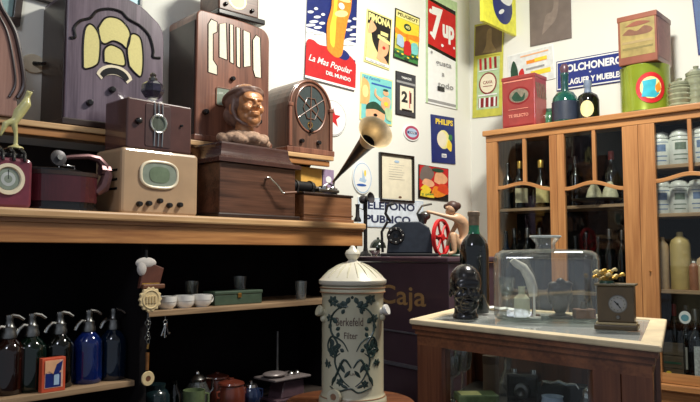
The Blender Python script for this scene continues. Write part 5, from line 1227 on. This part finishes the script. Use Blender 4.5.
# ---- right wall
def d_long(m, W, H):
    d = N(m, W, H); d.r(0, 1, 0, 1, LIME); d.r(.04, .96, .66, .98, mat('olive brown print', (112, 96, 66), .5, var=.25, scale=8)); d.c([(.3, .68), (.42, .76), (.45, .9), (.6, .92), (.62, .78), (.75, .68)], mat('olive light', (150, 130, 86), .5))
    d.r(.14, .9, .08, .62, LGRN); d.r(.2, .84, .10, .20, DRED)
    for k in range(4): d.f([(.22+k*.17, .50), (.30+k*.17, .50), (.28+k*.17, .62), (.20+k*.17, .62)], DRED if k % 2 else RED); d.r(.22+k*.17, .28+k*.17, .10, .2, WHITE)
    d.o(.52, .35, .30, .115, DRED); d.o(.52, .35, .26, .10, PAPER); d.t('CAVA', .52, .36, .32, .035, DRED, .02); d.r(.36, .68, .315, .322, DRED); d.r(.2, .84, .22, .235, WHITE); d.r(.2, .84, .48, .49, WHITE); d.r(.12, .92, .64, .655, LIME)
sign(FR, [(475, 25), (504, 19.5), (502.5, 115), (473, 118.5)], 'sign', 'tall narrow lime edged sign with red and cream round label', 'sign', d_long, LIME)
def d_brownp(m, W, H):
    d = N(m, W, H); d.r(.01, .99, .01, .99, GREYP); d.c([(.3, .1), (.4, .3), (.56, .34), (.6, .5), (.5, .7), (.62, .8), (.72, .5), (.66, .26), (.46, .16)], mat('brown grey lighter', (136, 122, 114), .6))
sign(FR, [(530, -42), (571.5, -55), (570.5, 38.6), (529.5, 47)], 'print', 'large plain brown grey print with faint curved shape', 'picture', d_brownp, GREYP)
def d_lightp(m, W, H):
    d = N(m, W, H); d.r(.02, .98, .03, .97, mat('faded sky paper', (216, 220, 218), .6)); d.c([(.08, .1), (.06, .5), (.14, .8), (.22, .5), (.2, .1)], DGRN); d.c([(.24, .1), (.24, .4), (.34, .5), (.36, .1)], RED); d.r(.42, .86, .60, .70, ORG); d.r(.60, .86, .62, .72, YEL); d.r(.5, .92, .22, .36, YEL); d.r(.4, .8, .42, .48, GREY); d.r(.3, .9, .84, .88, SKINP)
sign(FR, [(508.5, 55.5), (554.7, 44.5), (554.4, 78), (508.5, 90)], 'poster', 'faded pale poster with yellow strips above the red tin', 'poster', d_lightp, WHITE)
def d_col(m, W, H):
    d = N(m, W, H); d.r(0, 1, 0, 1, NAVY); d.r(.01, .99, .03, .97, WHITE); d.r(.02, .98, .07, .93, mat('enamel blue', (38, 52, 128), .3)); d.t('COLCHONERO', .53, .70, .92, .26, WHITE, .04); d.t('ALAGUER Y MUEBLES', .54, .25, .88, .20, WHITE, .04); d.f([(.50, .50), (.54, .50), (.52, .44)], WHITE)
sign(FR, [(557, 61.5), (624, 50.5), (624, 81), (557, 92)], 'sign', 'dark blue enamel sign with white lettering COLCHONERO', 'sign', d_col, NAVY)
def d_blue(m, W, H): d = N(m, W, H); d.r(.02, .98, .02, .98, mat('dark sky blue', (44, 84, 140), .4)); d.r(.1, .9, .3, .34, WHITE)
sign(FR, [(692, -60), (770, -90), (770, 40), (692, 55)], 'sign', 'blue sign cut off by the upper right edge', 'sign', d_blue, NAVY)
# projecting lemon sign
ux = FR.U(0, 518); pw = .438; zb = FR.spot(0, 517, 36)[1]
t = thing('projecting_sign', 'lemon yellow sign with blue oval sticking out from the wall at the top', 'sign', FR.pt(ux, -pw-.002, zb), FR.th+pi/2)
m = MB(); m.b3(0, pw, -.012, .012, 0, .62, mat('lemon enamel', (228, 226, 70), .4), .003); m.build('panel', t)
m = MB(); m.y0 = -.012; m.oval(pw*.58, .17, .13, .13, NAVY, .5); m.flat(path_pts([(pw*.40, .24), (pw*.55, .19), (pw*.8, .19), (pw*.88, .26), (pw*.6, .27), (pw*.40, .24)], 4)[:-1], WHITE); m.oval(pw*.54, .12, .04, .014, WHITE, .5); m.build('emblem', t)

# ================================================================ ON TOP OF THE BOTTLE CABINET
F = FB; FB.dpy = 100
v = .03; u0 = F.U(v, 502); W = F.U(v, 535)-u0; H = F.spot(v, 502, 79)[1]-CT
t = thing('tea_tin', 'large red lithographed tin with grey oval picture at the left end of the cabinet top', 'tin', F.pt(u0, v, CT), F.th)
TR = mat('brick red tin', (150, 52, 50), .35, var=.15, scale=14, coat=.3)
m = MB(); m.b3(0, W, 0, .16, 0, H, TR, .006); m.y0 = 0; d = N(m, W, H); d.o(.52, .62, .34, .17, DRED); d.o(.52, .62, .29, .135, mat('pewter print', (128, 120, 104), .4, var=.3, scale=60)); d.c([(.3, .6), (.45, .7), (.6, .58), (.7, .66), (.66, .52), (.4, .52)], DGRN); d.t('TE SELECTO', .5, .24, .6, .06, mat('tin pink', (226, 150, 130), .4), .03); d.r(.06, .94, .04, .06, DRED); d.r(.06, .94, .90, .92, mat('tin pink', (226, 150, 130))); d.r(.2, .8, .36, .37, mat('tin pink', (226, 150, 130)))
m.build('body', t)
m = MB()
for k in range(5): m.box((W+.0008, .03+k*.026, H*.70), (.001, .016, H*.3), mat('side pattern', (112, 96, 78), .5, var=.4, scale=50), rot=Matrix.Rotation(.3, 3, 'X'))
m.build('side_print', t)
m = MB(); m.b3(-.003, W+.003, -.003, .163, H-.02, H+.004, TR, .004); m.build('lid', t)
def lathe_thing(name, label, cat, pos, parts, group=None):
    t = thing(name, label, cat, pos, 0, group)
    for nm, prof, mt in parts: m = MB(); m.lathe(prof, mt, seg=28); m.build(nm, t)
    return t
p = F.pt(F.U(.17, 545.5), .22, CT); h = .13
lathe_thing('jar', 'squat green glass jar between red tin and teal bottle', 'jar', p, [('body', [(0, 0), (.05, 0), (.055, .01), (.055, .09), (.04, .11), (0, .11)], mat('pale bottle green', (64, 116, 84), .12, coat=.5)), ('lid', [(.042, .11), (.042, .13), (0, .13)], DGRN)])
v = .12; S7 = F.pt(F.U(v, 565), v).y/700; p = F.pt(F.U(v, 565), v, CT); hb = 34*S7; r0 = 13*S7; ht = 62*S7
lathe_thing('siphon_jug', 'domed teal glass bottle with dark band and tall dark stoppered neck', 'bottle', p,
  [('body', [(0, 0), (r0, 0), (r0, hb*.08), (r0, hb*.62), (r0*.92, hb*.8), (r0*.65, hb*.95), (r0*.32, hb), (0, hb)], GTEAL), ('band', [(r0*1.015, hb*.1), (r0*1.015, hb*.66)], mat('slate label', (46, 54, 70), .4)),
   ('neck', [(r0*.33, hb*.98), (r0*.28, hb*1.1), (r0*.30, hb*1.45), (r0*.34, hb*1.5), (r0*.30, hb*1.55)], mat('dark teal', (30, 72, 72), .2, coat=.4)), ('stopper', [(0, hb*1.5), (r0*.26, hb*1.55), (r0*.36, ht*.94), (r0*.2, ht), (0, ht)], mat('mauve stopper', (92, 64, 78), .3))])
S7 = F.pt(F.U(v, 588), v).y/700; p = F.pt(F.U(v, 588), v, CT); r0 = 11*S7; hb = 30*S7; ht = 42*S7
t = lathe_thing('liqueur_bottle', 'squat dark bottle with cream oval label and blue grey cap', 'bottle', p,
  [('body', [(0, 0), (r0, 0), (r0, hb*.7), (r0*.85, hb*.88), (r0*.35, hb), (0, hb)], GBLK), ('cap', [(r0*.34, hb), (r0*.30, hb*1.15), (r0*.38, hb*1.2), (r0*.34, ht), (0, ht)], mat('blue grey cap', (120, 134, 156), .35))])
lb = MB(); P_ = []; n = 16
a0 = -pi/2-.45
for k in range(n):
    for q_ in range(5):
        rs = [(q_/5), ((q_+1)/5)]; an = [k*2*pi/n, (k+1)*2*pi/n]; P4 = [(rs[0], an[0]), (rs[1], an[0]), (rs[1], an[1]), (rs[0], an[1])]
        lb.add([(r0*1.012*math.cos(a0+.62*rr_*math.cos(aa)), r0*1.012*math.sin(a0+.62*rr_*math.cos(aa)), hb*.38+hb*.28*rr_*math.sin(aa)) for rr_, aa in P4], [[0, 1, 2, 3]] if q_ else [[0, 1, 2]], mat('cream label', (238, 222, 160), .5), True)
lb.build('label', t)
# drum with a chest on it
v = .15; u_ = F.U(v, 645.5); p = F.pt(u_, v, CT); S8 = p.y/700; r0 = 24*S8; hD = F.spot(v-.12, 645, 62)[1]-CT-.005
t = thing('drum_tin', 'round olive green tin drum with blue and red picture under the chest shaped box', 'tin', p, 0)
OL = mat('olive green tin', (136, 152, 40), .25, .25, var=.12, scale=8, coat=.4)
m = MB(); m.lathe([(0, 0), (r0*.98, 0), (r0, .006), (r0*.985, .012), (r0*.985, hD-.014), (r0, hD-.008), (r0, hD-.002), (0, hD)], OL, seg=48); bd = m.build('body', t)
m = MB(); m.tube([(r0*math.cos(a*pi/24), r0*math.sin(a*pi/24), .005) for a in range(48)], .004, DGRN, 6, closed=True); m.build('bottom_rim', bd)
def cyp(s_, z, dr): a = -pi/2-.18+s_/r0; return ((r0+dr)*math.cos(a), (r0+dr)*math.sin(a), z)
def patch(P2, mt, k):
    m = MB(); t_ = bmesh.new(); vs = [t_.verts.new((x, z, 0)) for x, z in P2]; t_.faces.new(vs)
    bmesh.ops.triangulate(t_, faces=t_.faces[:]); 
    bmesh.ops.subdivide_edges(t_, edges=t_.edges[:], cuts=3, use_grid_fill=True)
    for vv in t_.verts: vv.co = Vector(cyp(vv.co.x, vv.co.y, .0008*k))
    m.take(t_, mt, True); return m
pm = MB()
for P2, mt, k in (([(x*.070, hD*.48+z*.070) for x, z in [(math.cos(a*pi/10)*1.15, math.sin(a*pi/10)*1.25) for a in range(20)]], RED, 1), ([(x*.052, hD*.48+z*.054) for x, z in [(math.cos(a*pi/10)*1.1, math.sin(a*pi/10)*1.15) for a in range(20)]], LYEL, 2),
                  ([(-.05, hD*.3), (.02, hD*.27), (.045, hD*.36), (.02, hD*.42), (.03, hD*.66), (-.045, hD*.62), (-.04, hD*.5)], mat('sky blue print', (60, 176, 196), .3), 3), ([(.03, hD*.36), (.055, hD*.45), (.045, hD*.6), (.02, hD*.5)], ORG, 4)):
    q = patch(P2, mt, k); tmp = q.bm; i0 = pm.mi(mt); mp_ = {}
    for vv in tmp.verts: mp_[vv] = pm.bm.verts.new(vv.co)
    for ff in tmp.faces: nf = pm.bm.faces.new([mp_[x] for x in ff.verts]); nf.material_index = i0; nf.smooth = True
pm.build('picture', bd, recalc=False)
vv_ = v-.135; u0 = F.U(vv_, 619.5); W = F.U(vv_, 659)-u0; zt0 = CT+hD+.001; H = F.spot(vv_, 619.5, 18)[1]-zt0
t = thing('tin_chest', 'brown and olive square tin box stacked on the round green drum', 'tin', F.pt(u0, vv_, zt0), F.th)
PKB = mat('faded red tin', (132, 78, 60), .35, var=.15, scale=10, coat=.3)
m = MB(); m.b3(0, W, 0, .24, 0, H, PKB, .006); m.y0 = 0; d = N(m, W, H); OLV = mat('olive picture', (150, 132, 78), .4, var=.25, scale=20)
d.r(.07, .95, .16, .93, OLV); d.c([(.12, .62), (.3, .72), (.5, .66), (.7, .74), (.9, .66), (.8, .58), (.4, .58)], BRN); d.r(.12, .9, .30, .34, mat('olive dark', (116, 104, 56), .5)); d.r(.12, .9, .42, .47, mat('olive light', (150, 130, 86))); d.c([(.2, .78), (.5, .86), (.85, .8), (.5, .76)], PKB); m.build('body', t)
m = MB(); m.b3(W+.0002, W+.0012, .02, .22, .03, H-.03, mat('pink brown side', (160, 108, 96), .4, var=.15)); m.build('side_print', t)
m = MB(); m.b3(-.003, W+.003, -.003, .243, H-.03, H+.003, PKB, .005); m.build('lid', t)
for px, v, hh, lab, ty in ((680, .10, 32, 'grey green ribbed glass jar right of the drum, nearest to it', .9), (697, .14, 44, 'taller grey green glass jar with knobbed lid at the right end of the cabinet top', 1.0), (716, .10, 30, 'third grey green jar cut off by the right edge', .9)):
    p = F.pt(F.U(v, px), v, CT); s_ = p.y/700; r0 = 11.5*s_; h = hh*s_
    GJ = mat('grey green glass', (132, 136, 112), .15, var=.2, scale=40, coat=.5)
    prof = [(0, 0), (r0*.9, 0)]+[(r0*(.94+.06*math.sin(k*2.1)), h*(.05+.65*k/12)) for k in range(13)]+[(r0*.8, h*.75), (0, h*.75)]
    lathe_thing('ribbed_jar', lab, 'jar', p, [('body', prof, GJ), ('lid', [(r0*.86, h*.75), (r0*.88, h*.82), (r0*.5, h*.9), (r0*.2, h*.92), (r0*.24, h*.98), (0, h)], GJ)])

# ================================================================ INSIDE THE BOTTLE CABINET
def bottle(px, v, zs, top, rpx, gm, capm, label, lab=None, kind='wine', group='bottles in the glazed cabinet', labm=None, lz=(.16, .45)):
    p = F.pt(F.U(v, px), v, zs); s_ = p.y/700; h = F.spot(v, px, top)[1]-zs; r = rpx*s_
    t = thing('bottle', label, 'bottle', p, 0, group)
    sh_ = {'wine': [(0, .003), (r*.8, 0), (r, .006), (r, h*.56), (r*.85, h*.64), (r*.42, h*.73), (r*.34, h*.80), (r*.32, h*.86), (0, h*.86)], 'round': [(0, 0), (r*.8, 0), (r, h*.12), (r*1.05, h*.3), (r*.9, h*.48), (r*.45, h*.60), (r*.30, h*.70), (r*.28, h*.86), (0, h*.86)],
           'stone': [(0, 0), (r*.95, 0), (r, h*.02), (r, h*.78), (r*.85, h*.86), (r*.4, h*.92), (r*.3, h*.94), (0, h*.94)]}[kind]
    m = MB(); m.lathe(sh_, gm, seg=24); m.build('body', t)
    c0 = .84 if kind != 'stone' else .93; cr = .36 if kind != 'stone' else .34
    m = MB(); m.lathe([(r*cr, h*c0), (r*cr, h*.98), (r*cr*.8, h), (0, h)], capm, seg=18); m.build('cap', t)
    if labm:
        m = MB(); a0 = -pi/2-math.atan2(p.x, p.y)*-1-.0; rr = r*(1.012 if kind != 'round' else 1.06); vs = []; n = 10
        for j in range(2):
            for i in range(n+1): a = a0+(i/n-.5)*2.3; vs.append((rr*math.cos(a), rr*math.sin(a), h*lz[j]))
        m.add(vs, [[i, i+1, n+2+i, n+1+i] for i in range(n)], labm, True); m.build('label', t)
    return t
FB.dpy = 190
CRL = mat('cream bottle label', (214, 206, 168), .6, var=.12, scale=60)
B_ = bottle
B_(508, .12, zA, 163, 5, GBLK, BLK, 'slim dark bottle at the left of the upper left cabinet pane')
B_(520, .12, zA, 161, 7.5, GBLK, GOLD, 'dark bottle with gilt neck and cream label, left of the round labelled one', labm=CRL, lz=(.12, .42))
B_(541, .12, zA, 160, 8, GBLK, GOLD, 'dark bottle with gilt neck and large round cream label', 'x', 'round', labm=mat('yellow cream label', (222, 206, 140), .6, var=.12, scale=60), lz=(.10, .44))
B_(576, .20, zA, 156, 6.5, GBLK, STEEL, 'dark bottle with silver cap at the left of the second cabinet door')
B_(612, .24, zA, 151, 8, GBLK, mat('red and white cap', (200, 80, 70), .4), 'dark bottle with red cap standing tallest behind the round tray')
B_(556, .12, zA, 170, 4, glass('blue glass', (20, 40, 84)), NAVY, 'slim blue glass bottle beside the first door upright')
t = thing('cake_stand', 'dark round tray on a short foot on the upper cabinet shelf', 'tray', F.pt(F.U(.14, 597), .14, zA), 0)
hs_ = F.spot(.14, 597, 199)[1]-zA; m = MB(); m.lathe([(0, 0), (.05, 0), (.012, .012), (.012, hs_-.01), (0, hs_-.01)], MBLK); m.build('foot', t)
m = MB(); m.lathe([(0, hs_-.012), (.13, hs_-.010), (.145, hs_), (.13, hs_-.004), (0, hs_-.004)], mat('dark green grey tray', (44, 52, 48), .3), seg=36); m.build('plate', t)
for px, lab in ((594, 'pale cream cone shaped jar on the left of the round tray in the cabinet'), (610, 'pale cream cone shaped jar on the right of the round tray in the cabinet')):
    p = F.pt(F.U(.14, px), .14, zA+hs_-.003); m = MB(); m.lathe([(0, 0), (.045, 0), (.047, .02), (.035, .06), (.02, .085), (.014, .10), (0, .102)], mat('cream drapery', (206, 202, 170), .6, var=.2, scale=50)); single(m, 'covered_jar', lab, 'jar', p)
lows = [(505, 6, GNAVY, 231, 'dark blue glass bottle at the far left of the middle cabinet shelf'), (513.5, 6, GBLK, 228, 'silver capped dark bottle, first of three seen above the tank'), (526.5, 6, GBLK, 228, 'silver capped dark bottle, second of three seen above the tank'), (539, 6, GBLK, 228, 'silver capped dark bottle, third of three seen above the tank'),
        (574, 5, GBLK, 236, 'black bottle next to the first upright of the second door, middle shelf'), (585, 6, GBRN, 232, 'brown glass bottle on the middle shelf behind the tank'), (597, 6, GBLK, 236, 'black bottle above the gilt blossoms on the middle shelf'), (608, 6.5, GBLK, 229, 'silver capped black bottle above the clock, left one'), (620.5, 5, GBLK, 230, 'silver capped black bottle above the clock, right one')]
for k, (px, r_p, gm, top, lab) in enumerate(lows): B_(px, .13+.03*(k % 2), zB, top, r_p, gm, STEEL if 'silver' in lab else BLK, lab)
WJ = mat('white apothecary china', (214, 216, 210), .3, var=.05, coat=.3); BL = mat('blue grey label', (110, 130, 165), .4, var=.2, scale=80); GL = mat('grey green label', (110, 124, 110), .4, var=.2, scale=80)
def apo(px, v, zs, top, rpx, lm, lab, sq=False):
    p = F.pt(F.U(v, px), v, zs); s_ = p.y/700; r = rpx*s_; h = F.spot(v, px, top)[1]-zs
    t = thing('apothecary_jar', lab, 'jar', p, 0, 'white apothecary jars')
    m = MB(); m.lathe([(0, 0), (r*.97, 0), (r, .004), (r, h*.72), (r*.9, h*.78), (0, h*.78)], WJ, seg=28); b_ = m.build('body', t)
    m = MB(); m.lathe([(r*.97, h*.785), (r*.98, h*.83), (r*.8, h*.94), (r*.4, h*.99), (0, h)], WJ, seg=28); m.build('lid', t)
    m = MB(); rr = r*1.01; n = 12; a0 = -pi/2+math.atan2(p.x, p.y)*1.0*-1+.0; vs = []
    def lab_q(z0, z1, wd, mt):
        vs = [(rr*math.cos(a0+(i/n-.5)*wd), rr*math.sin(a0+(i/n-.5)*wd), z) for z in (z0, z1) for i in range(n+1)]; m.add(vs, [[i, i+1, n+2+i, n+1+i] for i in range(n)], mt, True)
    lab_q(h*.40, h*.60, 1.0, lm); lab_q(h*.25, h*.28, 1.3, lm); lab_q(h*.66, h*.68, 1.6, lm); lab_q(h*.12, h*.15, 1.1, lm)
    m.build('label', b_, recalc=False)
apo(662, .10, zR1, 132, 9.5, BL, 'white jar with blue mark, upper right shelf beside the upright')
apo(682, .10, zR1, 129, 10.5, GL, 'white jar with grey crest, upper right shelf, left of the short mullion')
apo(704, .10, zR1, 126, 10.5, BL, 'white jar at the right edge of the upper right shelf')
apo(662, .12, zR2, 180, 9, BL, 'white jar with blue mark on the second right shelf, beside the upright')
apo(679.5, .12, zR2, 180, 9.5, GL, 'white jar with grey green mark in the middle of the second right shelf')
apo(698, .12, zR2, 179, 9.5, BL, 'white jar at the right of the second right shelf')
YS = mat('yellow stoneware', (196, 172, 112), .4, var=.12, scale=20, coat=.3); TS = mat('tan stoneware', (190, 162, 126), .45, var=.12)
FB.dpy = 260
B_(663, .14, zR3, 237, 6, TS, TS, 'tan stoneware bottle left of the yellow one', None, 'stone', 'stoneware bottles')
B_(680.5, .14, zR3, 232, 9.5, YS, YS, 'broad yellow stoneware bottle, tallest on the third right shelf', None, 'stone', 'stoneware bottles')
B_(693.5, .10, zR3, 261, 4.5, mat('terracotta ware', (150, 96, 70), .4), WHITE, 'small terracotta bottle with white cap right of the yellow one', None, 'stone', 'stoneware bottles')
B_(703, .12, zR3, 254, 6, TS, TS, 'tan stoneware bottle at the right edge of the third shelf', None, 'stone', 'stoneware bottles')
FB.dpy = 340
B_(675, .16, BOTG, 304, 6, GBLK, DRED, 'dark bottle with deep red capsule in the bottom of the cabinet', labm=mat('grey label', (150, 148, 138), .6))
B_(687, .12, BOTG, 305, 8.5, GBLK, BLK, 'dark bottle with white and teal round neck label', labm=mat('grey label', (120, 118, 110)))
p = F.pt(F.U(.10, 687), .10, BOTG)
b_ = B_(696, .10, BOTG, 309, 8.5, GBLK, STEEL, 'dark bottle with large grey white printed label at the right edge', labm=mat('printed white label', (184, 188, 186), .6, var=.35, scale=90), lz=(.05, .5))
u, z = F.spot(.095, 687, 317); m = MB(); m.M = Matrix.Rotation(0, 4, 'Z'); m.prism([(.030*math.cos(a*pi/14), .034*math.sin(a*pi/14)) for a in range(28)], -.003, 0, WHITE); m.y0 = -.003; m.oval(0, -.002, .020, .018, mat('teal print', (96, 160, 178)))
single(m, 'neck_tag', 'round white tag with teal centre hanging on a dark bottle', 'tag', F.pt(u, .062, z), F.th)
u0 = F.U(.04, 662); u1 = F.U(.04, 683); hC = F.spot(.04, 670, 342)[1]-BOTG
t = thing('wooden_crate', 'small dark olive crate with a yellow mark beside the labelled bottles', 'crate', F.pt(u0, .035, BOTG), F.th); W = u1-u0
CR = wood('dark olive crate', (84, 72, 52), (58, 48, 34), .6)
for k in range(3): m = MB(); m.b3(0, W, 0, .008, k*hC/3+.002, (k+1)*hC/3-.002, CR); m.build('slat', t)
m = MB(); m.b3(0, W, .009, .05, 0, hC-.01, CR); m.build('box', t)
m = MB(); m.y0 = 0; m.oval(W*.3, hC*.2, .014, .012, YEL); m.rect(W*.1, W*.9, hC*.45, hC*.5, DGRN); m.build('mark', t)
